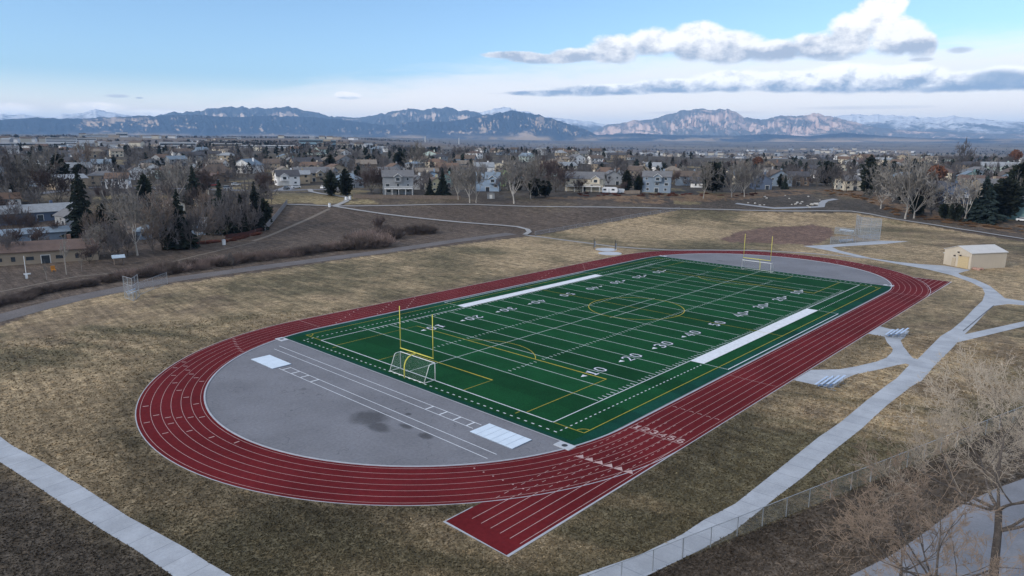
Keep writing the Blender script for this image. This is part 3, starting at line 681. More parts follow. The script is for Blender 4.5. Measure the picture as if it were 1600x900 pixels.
thin_path('park_path', [(445, 320), (520, 322.5), (560, 322.5), (620, 321.5), (680, 320), (740, 320), (820, 323), (900, 324), (1000, 325), (1062, 326.5), (1130, 328), (1200, 330), (1280, 330), (1330, 330.5), (1360, 335), (1400, 343), (1460, 352), (1530, 363), (1600, 374), (1680, 388)], 1.8, 0.22, M_fp)
thin_path('park_path', [(522, 323), (560, 329), (600, 335), (660, 342), (720, 348), (780, 352.5), (808, 355), (824, 359), (827, 363), (820, 367.5)], 1.8, 0.24, M_fp)
thin_path('park_path', [(820, 367.5), (850, 371), (880, 375), (930, 381.5), (960, 385.5), (1000, 388.5), (1050, 391), (1120, 391), (1180, 391.5), (1250, 395), (1310, 399.5), (1362, 404.5)], 1.5, 0.055, M_fp)
thin_path('park_path', [(484, 296), (486, 300), (500, 303), (530, 307), (543, 309), (541, 315), (530, 320), (521, 323)], 2.4, 0.26, M_fp)
thin_path('worn_trail', [(395, 377), (440, 360), (480, 343), (515, 326)], 1.6, 0.04, mat('bare trail', (0.16, 0.135, 0.11), 0.95))
thin_path('worn_trail', [(-20, 460), (120, 432), (200, 425), (262, 411), (310, 399), (400, 378)], 0.8, 0.04, MATS['bare trail'])
thin_path('gravel_track', [(-60, 512), (0, 497), (60, 481), (115, 467), (190, 452), (262, 438), (400, 419), (500, 406), (600, 393), (700, 378), (800, 365)], 5.5, 0.035, M_gravel)

# ---- dry grass: standing tufts over the nearer ground
def dry_grass(n=260000):
    rng = np.random.default_rng(31); a = rng.uniform(-.72, .72, n); d = 1/rng.uniform(1/135, 1/30, n)
    x = CAM[0]+d*(np.cos(a)*FH[0]+np.sin(a)*RH[0]); y = CAM[1]+d*(np.cos(a)*FH[1]+np.sin(a)*RH[1])
    ok = np.hypot(np.maximum(np.abs(x)-50.5, 0), y) > 38.95
    ok &= ~((np.abs(y+35.1) < 3.95) & (x > -78.1) & (x < 74.5))
    for p in PAVED: ok &= ~pip(x, y, p)
    ok &= H(x, y) < .01
    x, y, d = x[ok], y[ok], d[ok]; n = len(x); col = ground_col(x, y)*(rng.lognormal(0.0, .30, (n, 1)))
    h = rng.uniform(.04, .12, n)*(.7+d/150); w = rng.uniform(.035, .10, n)*(.7+d/150); t = rng.uniform(0, 2*np.pi, n); lx, ly = rng.normal(0, .09, n), rng.normal(0, .09, n)
    V = np.zeros((n, 6, 3)); c, s_ = np.cos(t)*w, np.sin(t)*w
    for k, (ux, uy) in enumerate(((c, s_), (-s_, c))):
        V[:, 3*k, 0] = x-ux; V[:, 3*k, 1] = y-uy; V[:, 3*k+1, 0] = x+ux; V[:, 3*k+1, 1] = y+uy; V[:, 3*k+2, 0] = x+lx; V[:, 3*k+2, 1] = y+ly; V[:, 3*k+2, 2] = h
    me = arr_mesh('dry_grass', V.reshape(-1, 3), np.arange(6*n).reshape(-1, 3))
    ca = me.color_attributes.new('soil', 'FLOAT_COLOR', 'POINT'); ca.data.foreach_set('color', np.repeat(np.c_[np.clip(col, 0, .5), np.ones(n)], 6, 0).astype(np.float32).ravel())
    m = bpy.data.materials.new('dry grass'); m.use_nodes = True; g = NG(m.node_tree); v = g.n('ShaderNodeVertexColor'); v.layer_name = 'soil'; b = m.node_tree.nodes['Principled BSDF']
    b.inputs['Roughness'].default_value = .95; b.inputs['Specular IOR Level'].default_value = .05; g.put(b.inputs['Base Color'], v.outputs[0])
    tag(link('dry_grass', me, m), kind='stuff')
dry_grass()
# ================================================================ HOUSES
def cam_rz(p, off=0.0):
    d = Vector((p.x-CAM[0], p.y-CAM[1])); return math.atan2(d.y, d.x)-math.pi/2+off
WALLC = {'beige': (0.36, 0.30, 0.22), 'white': (0.76, 0.75, 0.73), 'grey': (0.27, 0.28, 0.29), 'blue grey': (0.20, 0.25, 0.31), 'light blue': (0.27, 0.36, 0.47),
         'light green': (0.38, 0.50, 0.26), 'cream': (0.62, 0.55, 0.43), 'tan': (0.30, 0.24, 0.175), 'teal': (0.13, 0.22, 0.22), 'brown': (0.17, 0.13, 0.10), 'mint': (0.44, 0.52, 0.48), 'pale yellow': (0.55, 0.48, 0.30), 'dark blue': (0.09, 0.12, 0.18), 'brick red': (0.24, 0.12, 0.09)}
ROOFC = {'brown': (0.115, 0.09, 0.075), 'grey': (0.15, 0.15, 0.155), 'dark grey': (0.07, 0.07, 0.078), 'pale grey': (0.25, 0.265, 0.28), 'blue grey': (0.17, 0.215, 0.26), 'red brown': (0.118, 0.084, 0.072), 'tan': (0.20, 0.17, 0.14), 'orange brown': (0.145, 0.098, 0.074)}
def wallm(c): return mat(c+' house siding', WALLC[c], 0.8, var=0.07, scale=0.6, fine=(3, .05))
def roofm(c): return mat(c+' roof shingles', ROOFC[c], 0.9, 0.2, var=0.13, scale=0.7, fine=(3.5, .12))
M_glass = mat('dark window glass', (0.035, 0.045, 0.055), 0.12, 0.6, var=0.3, scale=0.9)
M_trim = mat('white trim', (0.66, 0.66, 0.64), 0.7, var=0.05)
M_gar = mat('white garage door', (0.60, 0.59, 0.56), 0.6, var=0.06)
M_brick = mat('chimney brick', (0.20, 0.12, 0.09), 0.9, var=0.15)
M_wood = mat('weathered wood', (0.17, 0.135, 0.11), 0.9, var=0.2, scale=1.5)
def wall_prism(w, d, h, rise, axis, z0=-1.0):
    mb = MB(); X, Y = w/2, d/2
    if axis == 'x': pr = [(-Y, z0), (Y, z0), (Y, h), (0, h+rise), (-Y, h)]; f = lambda s, q: (s*X, q[0], q[1])
    elif axis == 'y': pr = [(-X, z0), (X, z0), (X, h), (0, h+rise), (-X, h)]; f = lambda s, q: (q[0], s*Y, q[1])
    else: return MB().box((0, 0, (h+z0)/2), (w, d, h-z0))
    n = len(pr); mb.v = [f(-1, q) for q in pr]+[f(1, q) for q in pr]
    mb.f = [tuple(range(n)), tuple(range(2*n-1, n-1, -1))]+[(i, i+n, (i+1) % n+n, (i+1) % n) for i in range(n)]
    return mb
def roof_mesh(w, d, h, rise, axis, ov=0.5, th=0.2):
    mb = MB(); X, Y = w/2+ov, d/2+ov
    def slab(q):       # four corners bottom, thickened upward
        n = len(mb.v); mb.v += list(q)+[(a, b, c+th) for a, b, c in q]; k = len(q)
        mb.f += [tuple(n+i for i in reversed(range(k))), tuple(n+k+i for i in range(k))]+[(n+i, n+(i+1) % k, n+k+(i+1) % k, n+k+i) for i in range(k)]
    e = 0.03
    if axis == 'x':
        lo = h-rise*ov/(d/2)
        slab([(-X, -Y, lo+e), (X, -Y, lo+e), (X, 0, h+rise+e), (-X, 0, h+rise+e)]); slab([(X, Y, lo+e), (-X, Y, lo+e), (-X, 0.001, h+rise+e), (X, 0.001, h+rise+e)])
    elif axis == 'y':
        lo = h-rise*ov/(w/2)
        slab([(-X, -Y, lo+e), (-0.001, -Y, h+rise+e), (-0.001, Y, h+rise+e), (-X, Y, lo+e)]); slab([(X, Y, lo+e), (0, Y, h+rise+e), (0, -Y, h+rise+e), (X, -Y, lo+e)])
    else:
        lo = h+e; r = max(0.3, abs(w-d)/2)
        n = len(mb.v)
        if w >= d: rd = [(-r, 0, h+rise), (r, 0, h+rise)]
        else: rd = [(0, -r, h+rise), (0, r, h+rise)]
        mb.v += [(-X, -Y, lo), (X, -Y, lo), (X, Y, lo), (-X, Y, lo)]+rd
        mb.f += [(n+3, n+2, n+1, n)]
        if w >= d: mb.f += [(n, n+1, n+5, n+4), (n+2, n+3, n+4, n+5), (n+1, n+2, n+5), (n+3, n, n+4)]
        else: mb.f += [(n, n+1, n+4), (n+1, n+2, n+5, n+4), (n+2, n+3, n+5), (n+3, n, n+4, n+5)]
    return mb
def window(root, x, y, z, w, h, face, frame=True):
    """face: 0 front (-y), 1 right (+x), 3 left (-x)"""
    c = {0: (x, y-0.02, z), 1: (x+0.02, y, z), 3: (x-0.02, y, z)}[face]
    dims = (w, 0.08, h) if face == 0 else (0.08, w, h)
    o = MB().box((0, 0, 0), dims).build('window', M_glass, root); o.location = c
    if frame:
        f = MB(); t = 0.10
        for a, b, ww, hh in ((0, h/2+t/2, w+2*t, t), (0, -h/2-t/2, w+2*t, t), (-w/2-t/2, 0, t, h), (w/2+t/2, 0, t, h)):
            f.box((a, 0, b) if face == 0 else (0, a, b), (ww, .12, hh) if face == 0 else (.12, ww, hh))
        f.build('window_frame', M_trim, o)
    return o
def house(p, w, d, st, wall, roof, axis, label, rz=0.0, rise=None, lift=0.0, near=False, garage=0, deck=False, chim=True, gable=None, cat='house', group=None, sh=2.6, nwin=None, lower=0.0):
    h = sh*st+lift; rise = rise or (d if axis == 'x' else w)*0.27
    o = empty('house', p, cam_rz(p, rz), label, cat, group)
    wall_prism(w, d, h, rise, axis).build('wall', wallm(wall), o)
    rf = roof_mesh(w, d, h, rise, axis).build('roof', roofm(roof), o)
    if chim: 
        cz = h+rise*0.75; c = MB().box((w*0.22, d*0.1, cz+0.5), (0.9, 0.8, 2.6)).build('chimney', M_brick if wall in ('brown', 'brick red', 'tan') else wallm(wall), rf)
    nw = nwin or max(2, int(w/3.6)); gx = set()
    if garage:
        for k in range(garage):
            x = -w/2+1.9+k*3.0; gx.add(k); q = MB().box((0, 0, 0), (2.6, .1, 2.2)).build('garage_door', M_gar, o); q.location = (x, -d/2-0.03, 1.15)
    for s_ in range(st):
        for k in range(nw):
            x = -w/2+(k+.5)*w/nw
            if s_ == 0 and garage and x < -w/2+garage*3.0+1.4: continue
            if s_ == 0 and k == nw//2 and not garage:
                q = MB().box((0, 0, 0), (1.8, .1, 2.1)).build('door', M_glass, o); q.location = (x, -d/2-.02, 1.05)
                f = MB().box((-1.0, 0, 0), (.14, .14, 2.1)).box((1.0, 0, 0), (.14, .14, 2.1)).box((0, 0, 1.13), (2.14, .14, .15)); f.build('door_frame', M_trim, q); continue
            if not nwin and WR.random() < .28: continue
            window(o, x+WR.uniform(-.4, .4), -d/2, s_*sh+1.5+lift, WR.choice([.9, 1.2, 1.7]), WR.choice([.9, 1.2]), 0, near and st > 1)
        for sd in (1, 3):
            for k in range(2): window(o, w/2*(1 if sd == 1 else -1), -d/4+k*d/2, s_*sh+1.6+lift, 1.2, 1.2, sd, False)
    if gable:           # a cross gable on the front
        for gx_, gw in gable:
            gd = 1.6; gr = gw*0.36
            q = wall_prism(gw, gd, h, gr, 'y', z0=h-sh*0.95 if st > 1 else -0.5).build('gable_wall', wallm(wall), o); q.location = (gx_, -d/2-gd/2+0.05, 0)
            q2 = roof_mesh(gw, gd+2.5, h, gr, 'y', 0.4).build('gable_roof', roofm(roof), o); q2.location = (gx_, -d/2-gd/2+1.3, 0.02)
            tr = MB()
            for s in (-1, 1): tr.tube([(s*(gw/2+.4), -0.02, h-gr*.4/(gw/2)+.02), (0, -0.02, h+gr+.02)], .14, 4)
            q3 = tr.build('gable_trim', M_trim, o); q3.location = (gx_, -d/2-gd-0.42, 0.1)
            window(o, gx_, -d/2-gd+0.05, h-sh+1.5, min(1.7, gw*.5), 1.4, 0, True)
    if deck:
        z = sh if st > 1 else 0.6; dk = MB().box((0, -d/2-1.8, z), (w*0.92, 3.4, 0.25)).build('deck', M_trim, o)
        ps = MB()
        for k in range(5): ps.box((-w*.44+k*w*.22, -d/2-3.3, z/2-0.4), (.24, .24, z+.8))
        ps.build('deck_post', M_trim, o)
        r = MB().box((0, -d/2-3.42, z+1.05), (w*.92, .1, .12)).box((0, -d/2-3.42, z+.32), (w*.92, .1, .12))
        for k in range(int(w*.92/.5)): r.box((-w*.46+k*.5, -d/2-3.42, z+.68), (.09, .08, .7))
        r.build('deck_railing', M_trim, o)
    LANDS.append((p.x, p.y, label)); FOOT.append((p.x, p.y, max(w, d)*0.62))
    return o
LANDS = []; FOOT = []; WR = random.Random(77)
def hpx(px, py): return at(px, py)
def mper(p): return FPX/np.linalg.norm(np.array(p)-CAM)       # photo pixels per metre there
HOUSES = [   # px, base y, width px, aspect depth, storeys, wall, roof, axis, rz, kwargs, label
 (76, 411, 118, .42, 1, 'tan', 'red brown', 'x', -.10, dict(near=True, sh=3.3, rise=1.9, nwin=7, chim=True), 'long tan ranch house with a red brown roof and white framed windows'),
 (40, 379, 96, .40, 1, 'blue grey', 'blue grey', 'x', .10, dict(near=True, chim=False, rise=1.2), 'low blue grey house with a plain slate roof behind the tan ranch house'),
 (58, 347, 88, .55, 1, 'dark blue', 'pale grey', 'x', .22, dict(near=True, rise=2.4, sh=3.2), 'dark house with a wide pale grey roof behind the low blue grey house'),
 (8, 322, 34, .7, 1, 'white', 'orange brown', 'x', .0, dict(near=True), 'white house with an orange brown roof at the left picture edge'),
 (112, 356, 26, .9, 1, 'grey', 'grey', 'y', .4, dict(chim=False, sh=4), 'grey gabled house half hidden by the tall left spruce'),
 (113, 276, 44, .7, 2, 'grey', 'pale grey', 'x', .2, dict(near=True), 'grey two storey house behind the big round pine at left'),
 (160, 268, 24, .8, 2, 'white', 'blue grey', 'x', -.3, dict(), 'small white house right of the big round pine at left'),
 (214, 281, 22, .9, 2, 'white', 'brown', 'y', .1, dict(near=True), 'white gabled house with brown half timbering among bare grey trees'),
 (303, 271, 22, .9, 1, 'white', 'brown', 'y', .0, dict(sh=4), 'house with a plain white triangular gable above a brown roof'),
 (338, 280, 46, .6, 1, 'brown', 'brown', 'hip', .2, dict(sh=3.4), 'low brown house with a wide brown hip roof and pale windows'),
 (299, 253, 34, .7, 2, 'grey', 'dark grey', 'x', .5, dict(), 'grey house with a dark steep roof and a pale roof edge'),
 (388, 271, 32, .8, 2, 'white', 'blue grey', 'y', -.5, dict(), 'white house with one large bare gable wall and blue grey roof'),
 (232, 374, 30, .8, 1, 'blue grey', 'blue grey', 'hip', .1, dict(near=True), 'blue roofed house under the bare tree beside the dark spruces'),
 (323, 366, 48, .6, 1, 'light blue', 'pale grey', 'x', -.2, dict(near=True, rise=2.6, gable=[(-1.5, 4.2)]), 'pale blue gabled cottage between dark spruces'),
 (272, 331, 24, .8, 1, 'cream', 'brown', 'y', .2, dict(), 'cream gabled house above the dark spruces at left'),
 (320, 322, 26, .8, 1, 'cream', 'orange brown', 'hip', .2, dict(), 'cream house with an orange brown roof between two spruces'),
 (449, 290, 32, .9, 2, 'white', 'dark grey', 'x', .15, dict(near=True, garage=2, gable=[(-2.2, 4.0)]), 'white house with two white garage doors at the end of the street'),
 (487, 284, 52, .6, 2, 'beige', 'grey', 'x', .25, dict(near=True, gable=[(3.5, 4.2)]), 'beige house with a wide grey roof right of the white garage doors'),
 (478, 264, 42, .6, 2, 'tan', 'dark grey', 'x', .3, dict(near=True), 'tan house with a long dark roof behind the beige house'),
 (430, 267, 30, .8, 2, 'beige', 'brown', 'x', -.2, dict(near=True), 'beige two storey house with white window frames left of the tan house'),
 (455, 263, 18, 1., 2, 'teal', 'grey', 'y', .2, dict(), 'narrow teal house with white gable trim'),
 (536, 263, 30, .8, 2, 'grey', 'brown', 'y', .3, dict(near=True), 'grey house with white bargeboards on a steep gable'),
 (543, 294, 44, .8, 1, 'grey', 'blue grey', 'hip', .2, dict(near=True, sh=4.4, rise=3.2, gable=[(0, 4)]), 'grey house with a large blue grey hip roof beside two pines'),
 (572, 268, 30, .8, 2, 'brown', 'tan', 'x', .1, dict(near=True), 'brown house with solar panels on a tan roof'),
 (622, 304, 46, .62, 3, 'grey', 'grey', 'x', .05, dict(near=True, deck=True, gable=[(-0.2, 3.4)], rise=2.6, sh=2.75), 'tall grey house with white two level balconies above the park'),
 (652, 296, 14, 1., 2, 'white', 'grey', 'y', .2, dict(), 'narrow white gabled house beside the tall grey house with balconies'),
 (664, 290, 18, .9, 2, 'cream', 'brown', 'y', -.4, dict(), 'cream house with brown roof left of the blue house with a round window'),
 (675, 287, 17, .9, 2, 'light blue', 'dark grey', 'y', .1, dict(near=True), 'blue house with a white round topped window'),
 (679, 301, 22, .9, 2, 'pale yellow', 'brown', 'y', .35, dict(near=True), 'pale yellow steep gabled house between the blue house and spruces'),
 (698, 292, 18, .9, 2, 'teal', 'orange brown', 'y', -.1, dict(near=True), 'teal gabled house under an orange brown roof'),
 (699, 274, 34, .7, 2, 'brown', 'orange brown', 'x', -.1, dict(), 'brown house with a broad orange brown roof behind the teal gable'),
 (763, 299, 36, .7, 2, 'light blue', 'blue grey', 'x', -.1, dict(near=True, lift=1.2, rise=2.8, gable=[(2.6, 3.6)]), 'light blue house with white windows behind the pale trunked cottonwoods'),
 (756, 273, 30, .8, 2, 'white', 'pale grey', 'x', .1, dict(near=True), 'white house with a pale flat topped roof behind the light blue house'),
 (786, 291, 25, .9, 2, 'light green', 'brown', 'y', .05, dict(near=True, chim=False, lift=1.6), 'light green house with a white edged gable'),
 (728, 258, 30, .8, 2, 'blue grey', 'brown', 'x', -.2, dict(), 'blue grey house with white gable windows on the skyline ridge'),
 (914, 299, 58, .6, 2, 'cream', 'grey', 'x', -.12, dict(near=True, lift=1.2, deck=True, gable=[(6, 4)]), 'wide cream house with balcony and grey roof above the camper'),
 (842, 272, 20, .9, 2, 'beige', 'tan', 'hip', 0., dict(), 'beige house with a pale hip roof among bare trees by the dark pines'),
 (880, 254, 24, .8, 1, 'white', 'dark grey', 'x', .2, dict(), 'white house with a low dark roof on top of the ridge'),
 (955, 289, 26, .8, 2, 'grey', 'grey', 'y', .2, dict(), 'grey house directly behind the white camper'),
 (1026, 301, 42, .7, 3, 'blue grey', 'grey', 'x', -.05, dict(near=True, deck=False, gable=[(0.5, 3.8)], rise=2.4, sh=2.6), 'blue and white three level house with a white stair beside the red brush'),
 (1002, 277, 20, .9, 2, 'beige', 'tan', 'y', .2, dict(near=True), 'beige gabled house left of the three level house'),
 (1050, 279, 24, .8, 2, 'tan', 'tan', 'hip', .2, dict(), 'tan hip roofed house directly behind the three level house'),
 (1075, 290, 38, .7, 2, 'blue grey', 'brown', 'x', .05, dict(near=True), 'long blue grey house with white posts right of the three level house'),
 (1188, 296, 26, .8, 2, 'dark blue', 'grey', 'y', .2, dict(), 'dark blue house half hidden by bare trees left of the pair of brown roofs'),
 (1212, 291, 34, .8, 2, 'blue grey', 'brown', 'y', .3, dict(near=True), 'blue grey house with a white edged gable under a brown roof at the park corner'),
 (1244, 290, 30, .8, 2, 'brown', 'dark grey', 'x', .2, dict(near=True), 'brown house with a dark roof right of the white edged gable'),
 (1206, 270, 26, .8, 2, 'tan', 'brown', 'y', -.4, dict(), 'tan house with steep white lined gables behind the park corner houses'),
 (1349, 283, 22, .9, 2, 'white', 'grey', 'y', .3, dict(), 'white gabled house under the tall dark pine left of the great cottonwood'),
 (1482, 318, 34, .8, 2, 'dark blue', 'dark grey', 'y', .35, dict(near=True, deck=True, rise=3.2), 'dark blue house with a white balcony right of the great cottonwood'),
 (1513, 290, 24, .9, 2, 'teal', 'blue grey', 'y', .2, dict(near=True), 'teal house with white tall windows above the dark blue house'),
 (1560, 271, 40, .7, 2, 'mint', 'pale grey', 'x', .1, dict(), 'pale mint house with a long pale roof at the upper right'),
 (1578, 292, 38, .8, 2, 'light blue', 'brown', 'y', .2, dict(near=True), 'light blue house with a white edged gable at the right side'),
 (1604, 344, 44, .8, 2, 'teal', 'grey', 'x', .1, dict(near=True, sh=3.2), 'teal house cut by the right picture edge'),
]
for (px, py, wpx, asp, st, wall, roof, ax, rz, kw, lab) in HOUSES:
    p = hpx(px, py); w = wpx/mper(p); w = max(w, 6.5)
    d = max(6.0, min(11, w*asp)) if ax != 'y' else max(8.0, w*1.1)
    p = p + Vector(((p.x-CAM[0]), (p.y-CAM[1]), 0)).normalized()*(d/2); p.z = float(H(p.x, p.y))
    house(p, w, d, st, wall, roof, ax, lab, rz, **kw)
# special bits on a few houses: white stair, stair of the three level house
def landmark(x, y):
    q = min(LANDS[:N_MAIN], key=lambda l: (l[0]-x)**2+(l[1]-y)**2); return q[2]
N_MAIN = len(LANDS)
SHORT = {}
def near_name(x, y):
    """a short findable reference: the nearest labelled house"""
    l = landmark(x, y); l = l.split(' with ')[0].split(' behind ')[0].split(' at ')[0].split(' beside ')[0].split(' right ')[0].split(' left ')[0].split(' among ')[0].split(' under ')[0].split(' half ')[0].split(' between ')[0].split(' above ')[0].split(' directly ')[0].split(' cut ')[0].split(' on ')[0]
    return l
def free(x, y, r):
    return all((x-a)**2+(y-b)**2 > (r+c*0.8)**2 for a, b, c in FOOT)
# the rest of the neighbourhood: rows of houses running back over the rise
rnd = random.Random(5); NH = 0; walls = ['beige', 'white', 'grey', 'tan', 'cream', 'blue grey', 'brown', 'mint', 'white', 'cream', 'white', 'white', 'grey']; roofs = list(ROOFC); used_lab = {}
EXTRA = []
for tries in range(4000):
    if NH >= 215: break
    px = rnd.uniform(-60, 1660); dd = math.exp(rnd.uniform(math.log(400), math.log(1150)))
    if 1290 < px and dd > 750 and rnd.random() < .6: continue
    if 980 < px < 1300 and dd > 620: continue
    p = pol(px, dd)
    if not free(p.x, p.y, 7): continue
    NH += 1; wl_, rf_ = rnd.choice(walls), rnd.choice(roofs); ax = rnd.choice(['x', 'x', 'y', 'hip']); st = rnd.choice([1, 2, 2])
    nn = near_name(p.x, p.y); lab = f"{wl_} {'two storey' if st == 2 else 'low'} house with {rf_} {'hip' if ax == 'hip' else 'gable'} roof, distant, behind the {nn}"
    lab = ' '.join(lab.split()[:16])
    k = used_lab.get(lab, 0); used_lab[lab] = k+1
    if k: continue
    EXTRA.append(house(p, rnd.uniform(10, 16), rnd.uniform(8, 10), st, wl_, rf_, ax, lab, rnd.uniform(-.8, .8), rise=rnd.uniform(1.8, 3.0), chim=rnd.random() < .4, group='houses spread over the rise behind the park', nwin=3))
# ================================================================ TREES AND SHRUBS
def perp(d, rng):
    v = rng.normal(size=3); v -= d*(v@d); return v/np.linalg.norm(v)
def grow(seed, h, r0, fork, nlimb, spread, levels, kids=3, wig=0.16, up=0.10, rmin=0.03, lean=(0, 0), limb=1.0, shrink=0.5):
    rng = np.random.default_rng(seed); segs = []
    def branch(p, d, L, r, lev):
        n = 4 if lev < 2 else 3
        st = L/n; spawn = []
        for i in range(n):
            d = d+perp(d, rng)*wig+np.array([0, 0, up]); d /= np.linalg.norm(d)
            q = p+d*st; r1 = max(rmin, r*(0.80 if i < n-1 else 0.62)); segs.append((p, q, r, r1, lev)); p, r = q, r1
            spawn.append((p, d, r))
        if lev >= levels: return
        m = kids+int(rng.integers(0, 2))
        for k in range(m):
            p_, d_, r_ = spawn[n-1] if k == 0 else spawn[int(rng.integers(0 if lev > 1 else 1, n))]
            an = rng.uniform(.45, 1.0) if k else rng.uniform(.1, .4)
            dd = d_*math.cos(an)+perp(d_, rng)*math.sin(an); dd /= np.linalg.norm(dd)
            branch(p_, dd, L*rng.uniform(shrink*.8, shrink*1.3), max(rmin, r_*.72), lev+1)
    p = np.zeros(3); d = np.array([lean[0], lean[1], 1.0]); d /= np.linalg.norm(d); r = r0; n = 4
    top = []
    segs.append((np.array([0, 0, -.4]), np.zeros(3), r0*1.35, r0*1.1, 0)); r = r0*1.1
    for i in range(n):
        d = d+perp(d, rng)*0.07; d /= np.linalg.norm(d); q = p+d*h*fork/n; r1 = r0*(1-.09*(i+1)); segs.append((p, q, r, r1, 0)); p, r = q, r1; top.append((p, d, r))
    for k in range(nlimb):
        p_, d_, r_ = top[-1] if k < max(2, nlimb*0.6) else top[-2]
        az = 2*math.pi*(k+rng.uniform(-.3, .3))/nlimb; an = rng.uniform(.55, 1.0)*spread if k else 0.15
        dd = np.array([math.cos(az)*math.sin(an), math.sin(az)*math.sin(an), math.cos(an)])
        branch(p_, dd, h*(1-fork)*rng.uniform(.55, .8)*limb, r_*rng.uniform(.5, .72), 1)
    return segs
def segs_mesh(name, segs, k=3):
    P = np.array([s[0] for s in segs]); Q = np.array([s[1] for s in segs]); r = np.array([s[2] for s in segs]); r1 = np.array([s[3] for s in segs])
    D = Q-P; D /= np.maximum(np.linalg.norm(D, axis=1), 1e-6)[:, None]
    A = np.cross(D, np.where(np.abs(D[:, 2:3]) < .9, [[0, 0, 1.]], [[1., 0, 0]])); A /= np.linalg.norm(A, axis=1)[:, None]; B = np.cross(D, A)
    n = len(segs); V = np.zeros((n, 2, k, 3))
    for j in range(k):
        w = 2*math.pi*j/k; o = A*math.cos(w)+B*math.sin(w)
        V[:, 0, j] = P+o*r[:, None]; V[:, 1, j] = Q+o*r1[:, None]
    b = np.arange(n)[:, None]*2*k; F = np.concatenate([np.stack([b[:, 0]+j, b[:, 0]+(j+1) % k, b[:, 0]+k+(j+1) % k, b[:, 0]+k+j], -1) for j in range(k)])
    return arr_mesh(name, V.reshape(-1, 3), F)
M_bark = {}
def bark(n, c): M_bark[n] = mat(n, c, 0.95, 0.15, var=0.2, scale=1.2, attr='random'); return M_bark[n]
bark('grey twigs', (0.128, 0.118, 0.118)); bark('pale grey twigs', (0.215, 0.20, 0.182)); bark('red brown twigs', (0.085, 0.064, 0.060)); bark('dark trunk bark', (0.085, 0.075, 0.066)); bark('pale trunk bark', (0.36, 0.335, 0.30))
bark('tan twigs', (0.165, 0.132, 0.110)); bark('rust leaves', (0.13, 0.062, 0.04)); bark('pale foreground twigs', (0.43, 0.365, 0.29)); bark('reddish foreground twigs', (0.37, 0.28, 0.21))
def fit(segs, hgt, rad):
    q = np.array([s[1] for s in segs]); kz = hgt/np.percentile(q[:, 2], 99); kr = rad/np.percentile(np.hypot(q[:, 0], q[:, 1]), 96); k = np.array([kr, kr, kz]); kk = min(1.0, (kr*kr*kz)**(1/3)+.25)
    return [(a*k, b*k, r*kk, r1*kk, l) for a, b, r, r1, l in segs]
def tree_proto(name, segs, mt, mc, lab, cut=1, k0=5, cat='tree'):
    o = empty(name, (0, 0, -500), 0, lab, cat)
    link('trunk', segs_mesh('trunk', [s for s in segs if s[4] <= cut], k0), mt, o, True)
    link('crown', segs_mesh('crown', [s for s in segs if s[4] > cut], 3), mc, o)
    return o
PROTO = {}
for i, (kind, mt, mc, sp, fk, nl, rm, lev, kd) in enumerate((
        ('grey', 'dark trunk bark', 'grey twigs', 1.0, .24, 6, .028, 5, 3), ('grey', 'dark trunk bark', 'grey twigs', 1.15, .18, 7, .028, 5, 3), ('pale', 'pale trunk bark', 'pale grey twigs', 1.0, .26, 6, .028, 5, 3), ('pale', 'pale trunk bark', 'pale grey twigs', 1.25, .2, 7, .028, 5, 3),
        ('brown', 'dark trunk bark', 'red brown twigs', .85, .15, 7, .03, 5, 3), ('tan', 'dark trunk bark', 'tan twigs', 1.0, .2, 6, .028, 5, 3), ('slim', 'pale trunk bark', 'pale grey twigs', .45, .40, 5, .030, 3, 3))):
    PROTO.setdefault(kind, []).append(tree_proto('bare_tree', fit(grow(40+i, 10, .20 if kind != 'slim' else .13, fk, nl, sp, lev, kd, rmin=rm*1.75, shrink=.58), 10, {'grey': 4.0, 'pale': 4.8, 'brown': 4.3, 'tan': 4.3, 'slim': 1.9}[kind]), M_bark[mt], M_bark[mc], 'bare tree'))
# evergreen crowns: whorls of ragged drooping fronds
def conifer_mesh(seed, h, rad, kind='spruce', nl=26):
    rng = np.random.default_rng(seed); V = []; F = []
    for l in range(nl):
        t = l/(nl-1); z = h*(0.08+0.92*t)
        if kind == 'spruce': R_ = (rad*(1-t)**0.85+0.15)*rng.uniform(.68, 1.18)
        elif kind == 'pine': R_ = rad*(math.sin(math.pi*min(1, (0.10+0.90*t)))**0.6)*(1-.25*t)*rng.uniform(.7, 1.1)+.1
        else: R_ = rad*math.sqrt(max(0.02, 1-(2*t-1)**2))*rng.uniform(.8, 1.1)
        nb = int(9+14*R_/max(rad, .1))
        for b in range(nb):
            a = rng.uniform(0, 2*math.pi) if rng.random() < .6 else rng.normal(l*2.4, .7); L = R_*rng.uniform(.55, 1.12); dz = -L*rng.uniform(.15, .55) if kind == 'spruce' else L*rng.uniform(-.25, .3)
            zz = z+rng.uniform(-.4, .4)*h/nl; c, s = math.cos(a), math.sin(a); wd = rng.uniform(.28, .5)*(0.5+.5*R_/rad)*rad/2.6
            for q in range(3):       # clumps of needles along the bough
                f0 = q/3+.02; f1 = (q+1.3)/3
                p0 = np.array([c*L*f0, s*L*f0, zz+dz*f0]); p1 = np.array([c*L*f1, s*L*f1, zz+dz*f1+rng.uniform(-.12, .12)])
                side = np.array([-s, c, 0])*wd*rng.uniform(.7, 1.2); m = (p0+p1)/2+np.array([0, 0, -wd*rng.uniform(.1, .6)])
                n = len(V); V += [p0, m+side, p1, m-side]; F += [(n, n+1, n+2, n+3)]
                n = len(V); tip = (p0+p1)/2; V += [p0, tip+np.array([0, 0, wd*.6]), p1, tip-np.array([0, 0, wd*.9])]; F += [(n, n+1, n+2, n+3)]
    return arr_mesh('crown', np.array(V), np.array(F))
def leaf_mat(n, c): return mat(n, c, 0.9, 0.2, var=0.35, scale=1.4, fine=(6, .3), attr='random')
